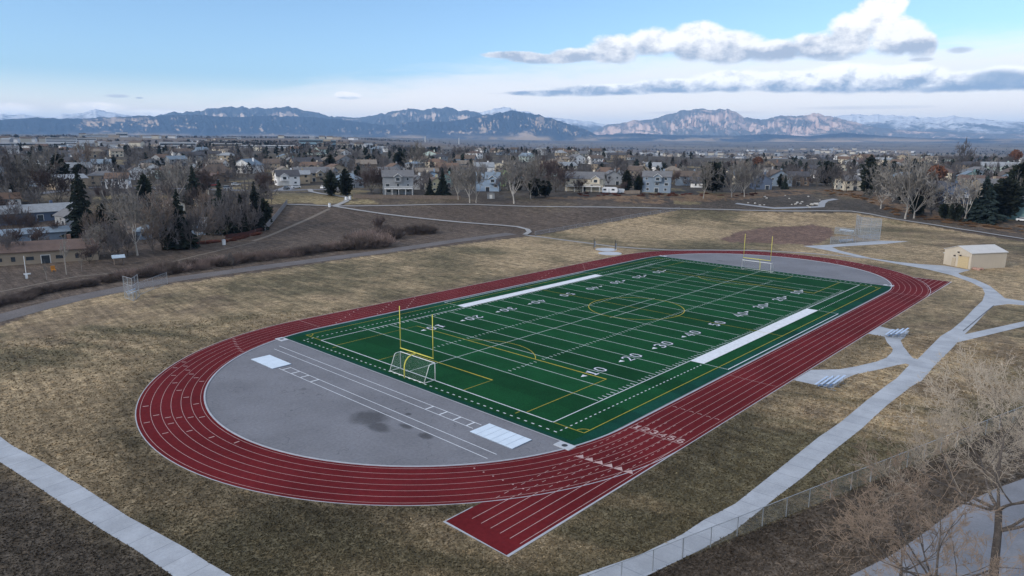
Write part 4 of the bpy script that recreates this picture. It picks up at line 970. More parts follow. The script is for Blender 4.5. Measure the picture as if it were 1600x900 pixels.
M_spr = leaf_mat('dark spruce needles', (0.020, 0.028, 0.021)); M_pin = leaf_mat('dark pine needles', (0.023, 0.030, 0.019)); M_bsp = leaf_mat('blue green spruce needles', (0.024, 0.038, 0.035)); M_jun = leaf_mat('dull juniper', (0.022, 0.028, 0.018))
for i, (kind, m, rad, ck) in enumerate((('spruce', M_spr, 2.7, 'spruce'), ('spruce', M_spr, 2.2, 'spruce'), ('pine', M_pin, 3.2, 'pine'), ('pine', M_pin, 2.6, 'pine'), ('bluespruce', M_bsp, 3.4, 'spruce'), ('juniper', M_jun, 3.6, 'ball'))):
    o = empty('evergreen_tree', (0, 0, -500), 0, 'evergreen', 'tree')
    link('trunk', segs_mesh('trunk', [(np.array([0, 0, -.4]), np.array([0, 0, 8.]), .28, .08, 0)], 6), M_bark['dark trunk bark'], o)
    link('crown', conifer_mesh(70+i, 10, rad, ck), m, o); PROTO.setdefault(kind, []).append(o)
USED = set()
def plant(kind, p, h, label, group=None, wid=None, rz=None, name=None, cat=None, cut_shadow=False):
    pr = rnd.choice(PROTO[kind])
    if pr.name not in USED and False: pass
    o = copy_tree(pr); o.location = p; s = h/10.0; sw = s*(wid or rnd.uniform(.88, 1.12)); o.scale = (sw, sw, s)
    o.rotation_euler = (0, 0, rnd.uniform(0, 6.28) if rz is None else rz); o['label'] = label
    if group: o['group'] = group
    elif 'group' in o: del o['group']
    if cat: o['category'] = cat
    return o
def tree_at(kind, px, py, hpx_, label, wid=None, group=None):
    p = at(px, py); s = mper(p); FOOT.append((p.x, p.y, 1.5)); return plant(kind, p, hpx_/s, label, group, wid)
EXPL = [
 ('slim', 104, 429, 54, 'slim white barked bare tree in front of the tan ranch house'), ('pale', 215, 399, 88, 'bare spreading tree with a pale trunk on the bank left of the dark spruces'),
 ('tan', 254, 391, 82, 'tan bare tree with a thin straight trunk left of the big dark spruce'), ('grey', 72, 400, 26, 'small bare tree in the yard left of the ranch house windows'), ('grey', 20, 412, 42, 'dark bushy bare tree at the left end of the ranch house'),
 ('slim', 73, 437, 24, 'small bare fruit tree on the lawn near the pole'), ('slim', 128, 424, 20, 'thin leaning bare sapling right of the white barked tree'),
 ('pale', 152, 404, 46, 'bushy tree with pale tan seed heads in front of the tall left spruce'), ('grey', 185, 398, 46, 'grey bare tree between the seed head tree and the pale trunked one'),
 ('spruce', 132, 372, 92, 'tallest dark spruce, behind the ranch house'), ('pine', 166, 380, 54, 'dark rounded pine right of the tallest left spruce'), ('pine', 95, 292, 44, 'big round dark pine in front of the grey house at far left'), ('juniper', 126, 285, 24, 'low dark juniper right of the big round pine'),
 ('pine', 228, 322, 44, 'dark pine above the bare trees left of centre'), ('spruce', 304, 318, 54, 'dark pointed spruce in front of the brown hip roofed house'), ('spruce', 283, 388, 82, 'large dark spruce at the path edge between the two blue cottages'), ('pine', 270, 386, 50, 'broad dark pine at the foot of the large spruce'),
 ('spruce', 348, 365, 76, 'tall dark spruce right of the pale blue gabled cottage'), ('spruce', 378, 362, 54, 'dark spruce left of the red fence'), ('spruce', 401, 360, 70, 'dark spruce nearest to the wooden fence'), ('pine', 414, 352, 40, 'low dark pine behind the wooden fence'),
 ('grey', 366, 365, 66, 'thin grey bare tree between two dark spruces by the red fence'), ('grey', 388, 360, 60, 'grey bare tree beside the spruce nearest to the wooden fence'), ('tan', 330, 350, 50, 'tan bare tree behind the pale blue cottage'),
 ('pale', 280, 314, 58, 'broad pale bare tree in front of the white gabled house'), ('pale', 250, 308, 46, 'pale bare tree right of the timbered white house'), ('pale', 60, 318, 66, 'large pale grey bare tree at far left above the dark house'), ('grey', 20, 318, 60, 'grey bare tree at the left picture edge'), ('brown', 90, 320, 50, 'brown bare tree above the pale roofed dark house'), ('tan', 132, 275, 44, 'domed brown bare tree behind the big round pine'), ('grey', 178, 340, 58, 'grey bare tree right of the tallest left spruce'),
 ('brown', 320, 305, 42, 'small round bare tree at the end of the street path'), ('brown', 417, 306, 36, 'bare brown tree on the yellow grass left of the street'), ('pine', 518, 306, 38, 'left one of the two dark pines at the path bend'), ('pine', 541, 307, 42, 'right one of the two dark pines at the path bend'), ('pine', 517, 270, 28, 'dark pine behind the large blue grey hip roof'),
 ('brown', 580, 302, 42, 'wide red brown bare tree left of the tall grey house with balconies'), ('brown', 596, 301, 30, 'low red brown thicket tree touching the tall grey house'), ('juniper', 625, 264, 26, 'dark oval evergreen above the tall grey house'), ('pale', 655, 272, 46, 'pale bare tree above the narrow white gabled house'),
 ('spruce', 672, 308, 30, 'small dark spruce under the pale yellow gable'), ('spruce', 692, 308, 44, 'dark green spruce left of the pale trunked cottonwoods'), ('grey', 663, 308, 32, 'grey bare tree at the foot of the pale yellow gabled house'),
 ('pale', 734, 317, 60, 'left one of the two pale trunked cottonwoods at the park edge'), ('pale', 744, 317, 62, 'right one of the two pale trunked cottonwoods at the park edge'), ('pale', 716, 312, 48, 'bushy pale cottonwood left of the pale trunked pair'),
 ('pale', 803, 318, 72, 'tall pale bare tree on the park edge below the green house'), ('pale', 829, 310, 62, 'pale bare tree right of the tall one on the park edge'), ('juniper', 836, 309, 30, 'left dark juniper beside the pale park edge trees'), ('juniper', 852, 308, 26, 'right dark juniper beside the pale park edge trees'), ('brown', 868, 300, 52, 'dark red brown bare tree left of the wide cream house'), ('brown', 905, 303, 26, 'red brown bush tree in front of the cream house balcony'), ('brown', 852, 288, 40, 'brown bare tree behind the dark junipers'),
 ('pine', 979, 300, 34, 'left dark pine beside the white camper'), ('pine', 997, 300, 26, 'right dark pine beside the white camper'), ('grey', 962, 284, 40, 'grey bare tree above the white camper'),
 ('pale', 1099, 310, 54, 'pale trunked bare tree right of the three level house'), ('juniper', 1112, 302, 46, 'dark evergreen behind the pale trunked tree near the three level house'), ('pale', 1143, 308, 52, 'middle one of three pale bare trees on the far park edge'), ('pale', 1163, 308, 52, 'third pale bare tree along the far park edge'), ('grey', 1180, 303, 44, 'grey bare tree left of the dark blue house'), ('grey', 1128, 300, 44, 'grey bare tree between the pale trunked trees of the far park edge'),
 ('juniper', 1291, 290, 34, 'lone dark oval evergreen left of the great cottonwood'), ('pine', 1357, 288, 40, 'tall dark pine on the skyline left of the great cottonwood'), ('pine', 1356, 306, 46, 'broad black pine at the foot of the tall skyline pine'), ('grey', 1300, 300, 40, 'grey bare tree behind the orange bank'), ('grey', 1322, 301, 44, 'grey bare tree right of the lone oval evergreen'), ('grey', 1275, 298, 36, 'small grey bare tree beside the brown corner house'),
 ('pale', 1376, 326, 56, 'leaning pale bare tree just left of the great cottonwood'), ('pale', 1414, 342, 82, 'great cottonwood with a wide pale bare crown'), ('pale', 1428, 341, 70, 'second pale trunk of the great cottonwood clump'), ('juniper', 1432, 338, 28, 'dark evergreen behind the great cottonwood trunks'),
 ('pale', 1507, 346, 58, 'pale bare tree left of the blue green spruce'), ('bluespruce', 1534, 346, 58, 'large blue green spruce at the right park edge'), ('juniper', 1566, 343, 52, 'dark brown evergreen between the blue green spruce and the teal house'), ('juniper', 1592, 310, 44, 'dark evergreen above the teal edge house'), ('juniper', 1492, 346, 24, 'low dark hedge tree left of the pale bare tree by the spruce'), ('juniper', 1476, 343, 22, 'low dark hedge bush below the dark blue house'), ('slim', 1587, 318, 40, 'slim pale bare tree right of the dark brown evergreen'),
 ('brown', 1455, 335, 40, 'red brown bare thicket right of the great cottonwood'), ('grey', 1505, 262, 34, 'dark grey bare tree at upper right'), ('pine', 1428, 266, 16, 'left one of two small skyline pines above the great cottonwood'), ('pine', 1440, 268, 14, 'right one of two small skyline pines above the great cottonwood'),
]
WID = {'great cottonwood with a wide pale bare crown': 1.0, 'tallest dark spruce, behind the ranch house': 1.05}
for kind, px, py, hp, lab in EXPL:
    tree_at(kind, px, py, hp, lab, wid={'grey': .95, 'pale': 1.0, 'brown': 1.25, 'tan': 1.0, 'slim': .9, 'spruce': 1.0, 'pine': 1.1, 'juniper': 1.05, 'bluespruce': 1.2}[kind])
for px, py, h in ((262, 392, 60), (298, 390, 52), (312, 384, 58), (334, 376, 56), (356, 372, 62), (392, 366, 52), (200, 400, 44), (176, 404, 36), (240, 396, 46), (150, 384, 50)):
    tree_at('grey' if px % 3 else 'tan', px, py, h, 'bare tree in the mixed row of spruces and bare trees above the left bank', 1.0, 'grey bare trees in the row above the left bank')
# leaves kept on two autumn trees
def leafy(seed, n, r): 
    rng = np.random.default_rng(seed); d = rng.normal(size=(n, 3)); d /= np.linalg.norm(d, axis=1)[:, None]; c = d*(rng.random((n, 1))**.4)*r*np.array([1, 1, .9])+np.array([0, 0, 6.2])
    a = rng.normal(size=(n, 3))*.42; b = rng.normal(size=(n, 3))*.42
    V = np.stack([c-a, c+b, c+a, c-b], 1).reshape(-1, 3); return arr_mesh('crown', V, np.arange(4*n).reshape(-1, 4))
o = empty('autumn_tree', (0, 0, -500), 0, 'rust', 'tree'); link('trunk', segs_mesh('trunk', grow(3, 7, .2, .4, 4, .8, 1), 5), M_bark['dark trunk bark'], o); link('crown', leafy(4, 900, 3.6), M_bark['rust leaves'], o); PROTO['rust'] = [o]
tree_at('rust', 1183, 268, 22, 'small orange leafed tree behind the far park edge'); tree_at('rust', 1460, 292, 30, 'rust leafed tree right of the great cottonwood'); tree_at('rust', 1585, 258, 20, 'orange brown leafed tree on the skyline at right')
for px, py, h in ((2, 405, 30), (12, 398, 34), (30, 404, 18), (52, 410, 14), (140, 412, 26), (148, 398, 34), (60, 385, 26), (96, 372, 24), (30, 352, 30), (0, 345, 36), (120, 398, 20)):
    tree_at('grey' if px % 4 else 'brown', px, py, h, 'low bushy bare tree around the ranch house and the low blue grey house', 1.35, 'bushy bare trees around the ranch house')
# fill between the houses
EDGE = [(-80, 415), (0, 405), (150, 398), (300, 384), (420, 350), (445, 316), (500, 300), (560, 306), (620, 304), (800, 311), (900, 306), (1000, 304), (1100, 303), (1200, 299), (1300, 294), (1345, 292), (1400, 318), (1450, 335), (1550, 340), (1600, 340), (1680, 340)]
ex, ey = zip(*EDGE)
DMIN = [float(np.hypot(*(np.array(at(a, b))[:2]-CAM[:2]))) for a, b in EDGE]
CLEAR = [(130, 297, 60, 9), (490, 300, 75, 14), (225, 300, 30, 8), (355, 297, 30, 7), (540, 300, 30, 10), (930, 300, 40, 8), (1030, 303, 40, 8)]
def pxpy(p):
    v = np.array(p)-CAM; z = v@_f; return 800+FPX*(v@_r)/z, 450-FPX*(v@_u)/z
nb = ne = 0
for t in range(9000):
    if nb >= 222 and ne >= 95: break
    px = rnd.uniform(-90, 1690); dm = float(np.interp(px, ex, DMIN)); dd = math.exp(rnd.uniform(math.log(dm*1.02), math.log(760)))
    if 950 < px < 1320 and dd > 640: continue
    p = pol(px, dd)
    if not free(p.x, p.y, 0.8 if dd < 500 else 0.5): continue
    x_, y_ = pxpy(p)
    if any(abs(x_-a) < c and abs(y_-b) < e for a, b, c, e in CLEAR): continue
    ever = rnd.random() < .28
    if (ever and ne >= 95) or (not ever and nb >= 222): continue
    nn = near_name(p.x, p.y); far_ = 'far off ' if dd > 600 else ''
    if ever:
        ne += 1; k = rnd.choice(['spruce', 'pine', 'pine', 'juniper', 'spruce']); h = rnd.uniform(5.5, 10) if k != 'juniper' else rnd.uniform(5, 8)
        kn = {'spruce': 'pointed dark spruce', 'pine': 'dark pine', 'juniper': 'round dark evergreen'}[k]
    else:
        nb += 1; k = rnd.choice(['grey', 'grey', 'grey', 'pale', 'brown', 'brown', 'tan', 'pale']); h = rnd.uniform(5.5, 9.5)
        kn = {'grey': 'grey bare tree', 'pale': 'pale bare tree', 'brown': 'red brown bare tree', 'tan': 'tan bare tree'}[k]
    lab = f'{far_}{kn} in the yards around the {nn}'
    plant(k, p, h, lab, f'{far_}{kn}s around the {nn}'); FOOT.append((p.x, p.y, 1.2))
# thousands more crowns on the rise and out on the plain: too many to count, one object
def scatter_mesh(name, protos, spots, m):
    """many trees in one mesh: (V, F) prototypes copied to (x, y, z, h, w, turn)"""
    VV = []; FF = []; n = 0
    for i, (x, y, z, h, w, t) in enumerate(spots):
        V, F = protos[i % len(protos)]; c, s_ = math.cos(t), math.sin(t)
        VV.append(np.stack([(V[:, 0]*c-V[:, 1]*s_)*w+x, (V[:, 0]*s_+V[:, 1]*c)*w+y, V[:, 2]*h+z], 1)); FF.append(F+n); n += len(V)
    tag(link(name, arr_mesh(name, np.concatenate(VV), np.concatenate(FF)), m), kind='stuff')
def mesh_arrays(me):
    V = np.zeros(len(me.vertices)*3, np.float32); me.vertices.foreach_get('co', V); F = np.zeros(len(me.loops), np.int32); me.loops.foreach_get('vertex_index', F); k = len(F)//len(me.polygons)
    bpy.data.meshes.remove(me); return V.reshape(-1, 3), F.reshape(-1, k)
lowbare = [mesh_arrays(segs_mesh('low', [(a/10, b/10, r/10, r1/10, l) for a, b, r, r1, l in fit(grow(500+i, 10, .2, .2, 6, 1.0, 3, 3, rmin=.085, shrink=.6), 10, 4.3)], 3)) for i in range(4)]
def blob_proto(seed, k, cone):
    rng = np.random.default_rng(seed); d = rng.normal(size=(k, 3)); d /= np.linalg.norm(d, axis=1)[:, None]; c = d*(rng.random((k, 1))**.5)*np.array([.34, .34, .45])+np.array([0, 0, .52])
    if cone: c[:, :2] *= np.clip(1.25-c[:, 2:3], .1, 1.0)*1.1
    a = rng.normal(size=(k, 3))*.085; b = rng.normal(size=(k, 3))*.085
    return np.stack([c-a, c+b, c+a, c-b], 1).reshape(-1, 3), np.arange(4*k).reshape(-1, 4)
blobs_b = [blob_proto(60+i, 34, False) for i in range(4)]; blobs_e = [blob_proto(80+i, 44, True) for i in range(4)]
def spots(cnt, d0, d1, seed, pat, hr, wr):
    r2 = np.random.default_rng(seed); out = []; tries = 0
    while len(out) < cnt and tries < cnt*30:
        tries += 1; px = r2.uniform(-250, 1850); dd = math.exp(r2.uniform(math.log(d0), math.log(d1)))
        if dd < 1500 and 950 < px < 1330 and dd > 640 and r2.random() < .8: continue
        if dd < float(np.interp(px, ex, DMIN))*1.05: continue
        p = pol(px, dd)
        if pat and float(fbm(np.array(p.x/420.), np.array(p.y/420.+3), 3)) < pat: continue
        if dd < 1300 and not free(p.x, p.y, .6): continue
        if dd < 1000:
            x_, y_ = pxpy(p)
            if any(abs(x_-a) < c and abs(y_-b) < e for a, b, c, e in CLEAR): continue
        h = r2.uniform(*hr); out.append((p.x, p.y, p.z, h, h*r2.uniform(*wr), r2.uniform(0, 6.3)))
    return out
M_bw = mat('bare woods', (0.118, 0.108, 0.108), .95, .1, var=.4, scale=.02, fine=(.3, .3), coords='World'); M_ew = mat('evergreen woods', (0.020, 0.027, 0.024), .95, .1, var=.4, scale=.02, fine=(.3, .3), coords='World')
scatter_mesh('bare_woods', lowbare, spots(1900, 300, 1050, 20, 0, (6.2, 10.0), (.85, 1.2)), M_bw)
scatter_mesh('distant_bare_woods', blobs_b, spots(2600, 1150, 11000, 21, .50, (7, 12), (1.2, 2.2)), M_bw)
scatter_mesh('evergreen_woods', blobs_e, spots(620, 480, 1500, 22, 0, (6, 10), (.7, .95)), M_ew)
scatter_mesh('distant_evergreen_woods', blobs_e, spots(1000, 1500, 9000, 23, .52, (8, 12), (1.0, 2.0)), M_ew)
# shrubs: the creek hedge, thickets and red brush
def shrub_proto(name, seed, c, h=2.2, n=150, spread=.9, rad=1.5):
    rng = np.random.default_rng(seed); segs = []
    for i in range(n):
        a = rng.uniform(0, 6.283); r_ = rad*math.sqrt(rng.random())*.75; p = np.array([math.cos(a)*r_, math.sin(a)*r_, -.05]); d = np.array([math.cos(a)*r_*.55, math.sin(a)*r_*.55, 1.0])+rng.normal(size=3)*.28; d /= np.linalg.norm(d)
        L = h*rng.uniform(.5, 1.0)*(1-.3*(r_/rad)**2); q = p+d*L*.55; segs.append((p, q, .035, .03, 1))
        for k in range(3):
            e = d+rng.normal(size=3)*.45; e /= np.linalg.norm(e); segs.append((q, q+e*L*.5, .03, .016, 1))
    return link(name, segs_mesh(name, segs, 3), c)
SH = {'pink tan': shrub_proto('shrub', 1, bark('pink tan stems', (0.215, 0.165, 0.145))), 'grey brown': shrub_proto('shrub', 2, bark('grey brown stems', (0.115, 0.092, 0.082))), 'red': shrub_proto('shrub', 3, bark('dark red stems', (0.135, 0.055, 0.042))), 'rusty': shrub_proto('shrub', 4, bark('rusty stems', (0.20, 0.115, 0.06)))}
for o in SH.values(): o.location = (0, 0, -500)
def shrub(kind, p, s, lab, grp, sz=None):
    o = SH[kind].copy(); C.objects.link(o); o.location = p; k = sz or rnd.uniform(.85, 1.15); o.scale = (s, s, s*k); o.rotation_euler = (0, 0, rnd.uniform(0, 6.3)); return tag(o, lab, 'shrub', grp)
HEDGE = [(-30, 487), (40, 470), (120, 452), (190, 441), (260, 430), (330, 421), (400, 411), (480, 400), (560, 390), (590, 386)]
hx, hy = zip(*HEDGE)
for i in range(95):
    px = -20+610*(i/94)+rnd.uniform(-4, 4); p = at(px, float(np.interp(px, hx, hy))-1.5-rnd.uniform(0, 5)); c = 'pink tan' if px > 180 and rnd.random() < .6 else 'grey brown'
    seg = 'near the left backstop' if px < 300 else ('at the middle of the hedge' if px < 450 else 'at the thick right end of the hedge')
    shrub(c, p, rnd.uniform(1.0, 1.6) if px > 180 else rnd.uniform(.7, 1.0), f'{c} bare shrub in the creek hedge {seg}', f'{c} creek hedge shrubs {seg}', rnd.uniform(.75, 1.1))
for (px, py, s, k) in ((560, 388, 2.0, 'grey brown'), (578, 386, 2.2, 'pink tan'), (594, 384, 2.0, 'pink tan'), (570, 378, 2.0, 'pink tan'), (590, 374, 1.9, 'pink tan'), (612, 372, 2.0, 'grey brown'), (556, 376, 1.6, 'grey brown'), (600, 366, 1.8, 'grey brown')):
    shrub(k, at(px, py), s*1.35, f'{k} shrub in the large rounded thicket at the end of the creek hedge', f'{k} shrubs of the large thicket', .75)
for (px, py, s) in ((645, 366, 1.9), (660, 365, 2.0), (673, 364, 1.5)):
    shrub('grey brown', at(px, py), s, 'dark shrub in the lone thicket right of the creek hedge, below the path', 'shrubs of the lone thicket by the path', .95)
tree_at('brown', 592, 366, 30, 'small dark bare tree behind the large rounded thicket')
tree_at('grey', 363, 420, 24, 'small bare tree standing in the creek hedge')
for i in range(34):
    px = rnd.choice([rnd.uniform(300, 350), rnd.uniform(350, 412)]); p = at(px, float(np.interp(px, [300, 350, 412], [382, 380, 366]))-rnd.uniform(0, 3)); shrub('red', p, rnd.uniform(.5, .8), 'dark red shrub in the low row between the blue cottage and the wooden fence', 'dark red shrubs by the wooden fence', .6)
for i in range(46):
    px = rnd.uniform(905, 1190); p = at(px, 304+rnd.uniform(-2, 2.5)); shrub('red', p, rnd.uniform(.45, .8), 'low red brown shrub in the brush along the far park edge', 'red brown brush along the far park edge', .5)
for i in range(80):
    px = rnd.uniform(1290, 1600); y = float(np.interp(px, [1290, 1340, 1400, 1500, 1600], [300, 306, 332, 348, 360])); p = at(px, y+rnd.uniform(-5, 4)); shrub('rusty', p, rnd.uniform(.4, .85), 'rusty orange weed clump on the bank right of the park path', 'rusty weed clumps on the right bank', .45)
# the trees in the foreground, at the lower right
def fg_tree(base, h, seed, r0, fork, nlimb, spread, mt, mc, lab, lean=(0, 0), levels=6, kids=3, rmin=.0125, limb=1.0, sz=None):
    o = tree_proto('bare_tree', grow(seed, h, r0, fork, nlimb, spread, levels, kids, wig=.15, up=.035, rmin=rmin, lean=lean, limb=limb, shrink=.54), mt, mc, lab, cut=2, k0=8); o.location = base; return o
bT = mat('furrowed grey bark', (0.105, 0.09, 0.08), .95, .15, var=.3, scale=2.5, fine=(14, .35), bump=.5, bscale=18)
fg_tree(at(1551, 925), 13.5, 104, .33, .48, 7, 1.35, bT, M_bark['pale foreground twigs'], 'large bare tree with a thick furrowed trunk at the lower right corner', lean=(-.06, .02))
fg_tree(at(1465, 975), 9.5, 211, .24, .30, 7, 1.15, bT, M_bark['reddish foreground twigs'], 'reddish bare tree at the bottom right between fence and parking lot', lean=(-.05, .05))
fg_tree(at(1405, 915), 6.5, 515, .15, .25, 7, 1.2, bT, M_bark['reddish foreground twigs'], 'low reddish bare tree nearest to the parking lot corner at the bottom')
fg_tree(at(1556, 760), 10.5, 307, .24, .30, 7, 1.2, bT, M_bark['pale foreground twigs'], 'bare tree behind the large one, leaning over the chain link fence')
fg_tree(at(1640, 850), 12.5, 411, .3, .35, 7, 1.2, bT, M_bark['pale foreground twigs'], 'bare tree cut by the right picture edge beside the parking lot')
# ================================================================ SPORTS EQUIPMENT, FENCES, SHED, SMALL THINGS
M_yp = mat('yellow post paint', (0.62, 0.56, 0.10), 0.5, var=.06); M_wp = mat('white goal frame paint', (0.72, 0.73, 0.72), 0.5, var=.05)
M_alu = mat('aluminium plank', (0.48, 0.57, 0.70), 0.45, .5, .3, var=.06); M_galv = mat('galvanised pipe', (0.33, 0.35, 0.37), 0.5, .5, .4, var=.1)
def mesh_mat(name, col, cell, dens, wire=0.5):
    """see-through wire mesh: real holes by transparency, pattern in object space"""
    m = bpy.data.materials.new(name); m.use_nodes = True; nt = m.node_tree; g = NG(nt); b = nt.nodes['Principled BSDF']
    b.inputs['Base Color'].default_value = (*col, 1); b.inputs['Roughness'].default_value = .6
    uv = g.n('ShaderNodeTexCoord').outputs['UV']; sp = g.n('ShaderNodeSeparateXYZ'); g.put(sp.inputs[0], uv)
    u = g.m('FRACT', g.m('DIVIDE', g.m('ADD', sp.outputs[0], sp.outputs[1]), cell)); v = g.m('FRACT', g.m('DIVIDE', g.m('SUBTRACT', sp.outputs[0], sp.outputs[1]), cell))
    a = g.m('MAXIMUM', g.m('LESS_THAN', u, dens), g.m('LESS_THAN', v, dens))
    tr = g.n('ShaderNodeBsdfTransparent'); mx = g.n('ShaderNodeMixShader'); g.put(mx.inputs[0], a); g.put(mx.inputs[1], tr.outputs[0]); g.put(mx.inputs[2], b.outputs[0])
    g.put(nt.nodes['Material Output'].inputs[0], mx.outputs[0]); return m
def panel(name, quads, m, parent):
    """mesh sheets with metric UVs"""
    me = bpy.data.meshes.new(name); V = [p for q in quads for p in q]; me.from_pydata(V, [], [tuple(range(4*i, 4*i+4)) for i in range(len(quads))]); me.update()
    uvl = me.uv_layers.new(name='UVMap')
    for i, q in enumerate(quads):
        a = Vector(q[0]); ex_ = (Vector(q[1])-a); ex_ = ex_.normalized() if ex_.length > 0 else Vector((1, 0, 0)); nrm = ex_.cross(Vector(q[3])-a).normalized(); ey_ = nrm.cross(ex_)
        for j in range(4): d = Vector(q[j])-a; uvl.data[4*i+j].uv = (d.dot(ex_), d.dot(ey_))
    return link(name, me, m, parent)
M_net = mesh_mat('white goal net', (.40, .46, .45), .18, .03); M_chain = mesh_mat('chain link wire', (.30, .32, .34), .09, .10); M_back = mesh_mat('backstop wire', (.24, .30, .37), .12, .19)
def goalpost(s, lab):
    o = empty('football_goalpost', (s*57.05, 0.15, 0.05), 0 if s < 0 else math.pi, lab, 'goalpost', 'yellow football goalposts')
    g_ = MB().tube([(0, 0, 0), (0, 0, 1.1), (0.05, 0, 1.75), (0.28, 0, 2.35), (0.72, 0, 2.78), (1.35, 0, 3.0), (2.2, 0, 3.05)], .085, 10); g_.build('gooseneck', M_yp, o, True)
    MB().tube([(2.2, -3.56, 3.05), (2.2, 3.56, 3.05)], .08, 8).build('crossbar', M_yp, o, True)
    for y in (-3.5, 3.5): MB().tube([(2.2, y, 3.05), (2.2, y, 9.15)], .055, 8).build('upright', M_yp, o, True)
goalpost(-1, 'yellow football goalpost with curved base behind the near white soccer goal'); goalpost(1, 'yellow football goalpost at the far end of the turf')
def soccer_goal(s, lab):
    o = empty('soccer_goal', (s*54.75, 0.15, 0.06), 0 if s < 0 else math.pi, lab, 'soccer goal', 'white soccer goals'); r = .06; y = 3.72
    MB().tube([(0, -y, 0), (0, -y, 2.44), (0, y, 2.44), (0, y, 0)], r, 8).build('goal_frame', M_wp, o, True)
    for k in (-1, 1): MB().tube([(0, k*y, 2.44), (-.75, k*y, 2.44), (-1.0, k*y, 2.3), (-1.95, k*y, .05)], .045, 6).build('side_stay', M_wp, o, True)
    MB().tube([(0, -y, .05), (-1.95, -y, .05), (-1.95, y, .05), (0, y, .05)], .045, 6).build('ground_bar', M_wp, o, True)
    q = [[(-.8, -y, 2.42), (-.8, y, 2.42), (-1.93, y, .08), (-1.93, -y, .08)], [(-.02, -y, 2.42), (-.02, y, 2.42), (-.8, y, 2.42), (-.8, -y, 2.42)]]
    for k in (-1, 1): q.append([(0, k*y, .05), (-1.93, k*y, .05), (-.85, k*y, 2.40), (0, k*y, 2.42)])
    panel('net', q, M_net, o)
soccer_goal(-1, 'white soccer goal with net in front of the near yellow goalpost'); soccer_goal(1, 'white soccer goal below the far yellow goalpost')
def bleacher(p, rz, lab):
    o = empty('bleacher', p, rz, lab, 'bleacher', 'small aluminium bleachers beside the track'); L = 4.6
    for i in range(4):
        y = -i*.74; z = .42+i*.22
        MB().box((0, y, z), (L, .28, .05)).build('seat_plank', M_alu, o)
        if i: MB().box((0, y+.37, z-.34), (L, .2, .04)).build('foot_plank', mat('blue foot plank', (.12, .20, .36), .6), o)
    for x in (-1.8, 0, 1.8):
        f = MB().tube([(x, .15, .03), (x, -2.5, .03)], .035, 5).tube([(x, .0, .03), (x, 0, .40)], .03, 5).tube([(x, -2.2, .03), (x, -2.2, 1.06)], .03, 5).tube([(x, .0, .38), (x, -2.22, 1.04)], .03, 5).tube([(x, -.9, .03), (x, -.9, .85)], .03, 5).tube([(x, 0, .1), (x, -2.2, .8)], .02, 5)
        f.build('support_frame', M_galv, o)
bleacher(Vector((13.9, -41.6, .02)), 0.0, 'upper small aluminium bleacher on the concrete pad closer to the shed'); bleacher(Vector((-19.4, -42.1, .02)), 0.0, 'lower small aluminium bleacher on the concrete pad closer to the camera')
# ---- storage shed
M_shed = mat('tan metal siding', (0.50, 0.43, 0.335), .6, .3, var=.05, scale=.3); M_shedroof = mat('pale metal roof', (0.50, 0.48, 0.45), .5, .4, var=.05, scale=.5)
pA, pB, pC = at(1473.5, 412.5), at(1515.5, 421), at(1557, 416)
gv = (pB-pA); W_ = gv.length; gd = gv.normalized(); dv = pC-pB; D_ = dv.length; cen = pA+gv/2+ (Vector((-gd.y, gd.x, 0)) if Vector((-gd.y, gd.x, 0)).dot(dv) > 0 else Vector((gd.y, -gd.x, 0)))*D_/2
rz = math.atan2(gd.y, gd.x); hh, rs = 4.1, 1.35
o = empty('storage_shed', (cen.x, cen.y, 0), rz, 'tan metal storage shed with a pale low gable roof beside the curving path', 'shed')
wall_prism(W_, D_, hh, rs, 'y', 0.0).build('wall', M_shed, o); roof_mesh(W_, D_, hh, rs, 'y', .22, .12).build('roof', M_shedroof, o)
fy = -D_/2
seam = MB()
for k in range(1, int(D_/.9)): 
    for sx in (-1, 1): seam.box((sx*(W_/2+.012), -D_/2+k*.9, hh/2), (.03, .05, hh-.1))
for k in range(1, int(W_/.9)): seam.box((-W_/2+k*.9, fy-.012, hh/2), (.05, .03, hh-.05))
seam.build('siding_rib', M_shed, o)
M_door = mat('tan shed door', (0.42, 0.34, 0.24), .6, var=.05); M_roll = mat('yellowish roll door', (0.50, 0.385, 0.215), .6, var=.05)
d1 = MB().box((0, 0, 0), (1.1, .1, 2.2)).build('door', M_door, o); d1.location = (-W_/2+W_*.38, fy-.05, 1.1); MB().box((.42, -.08, 0), (.06, .08, .14)).build('door_handle', M_dark, d1)
d2 = MB().box((0, 0, 0), (3.1, .1, 3.0)).build('roll_door', M_roll, o); d2.location = (-W_/2+W_*.73, fy-.06, 1.5)
sl = MB()
for k in range(6): sl.box((0, -.06, -1.25+k*.5), (3.06, .03, .035))
sl.build('door_slat', M_door, d2)
for (fx, z, w) in ((.40, 2.85, .5), (.53, 3.9, .5), (.62, 3.15, .55)):
    l = MB().box((0, 0, 0), (w, .22, .3)).build('wall_lamp', M_dark, o); l.location = (-W_/2+W_*fx, fy-.13, z)
hd = MB().box((0, 0, 0), (3.3, .16, .2)).build('door_header', M_door, o); hd.location = (-W_/2+W_*.73, fy-.09, 3.12)
MB().box((-W_/2-.5, fy+1.0, 2.9), (.9, .9, .18)).build('side_canopy', M_shedroof, o)
M_bou = mat('reddish boulder', (0.33, 0.20, 0.15), .9, var=.25, scale=1.5); M_wbou = mat('white boulder', (0.40, 0.385, 0.36), .9, var=.15)
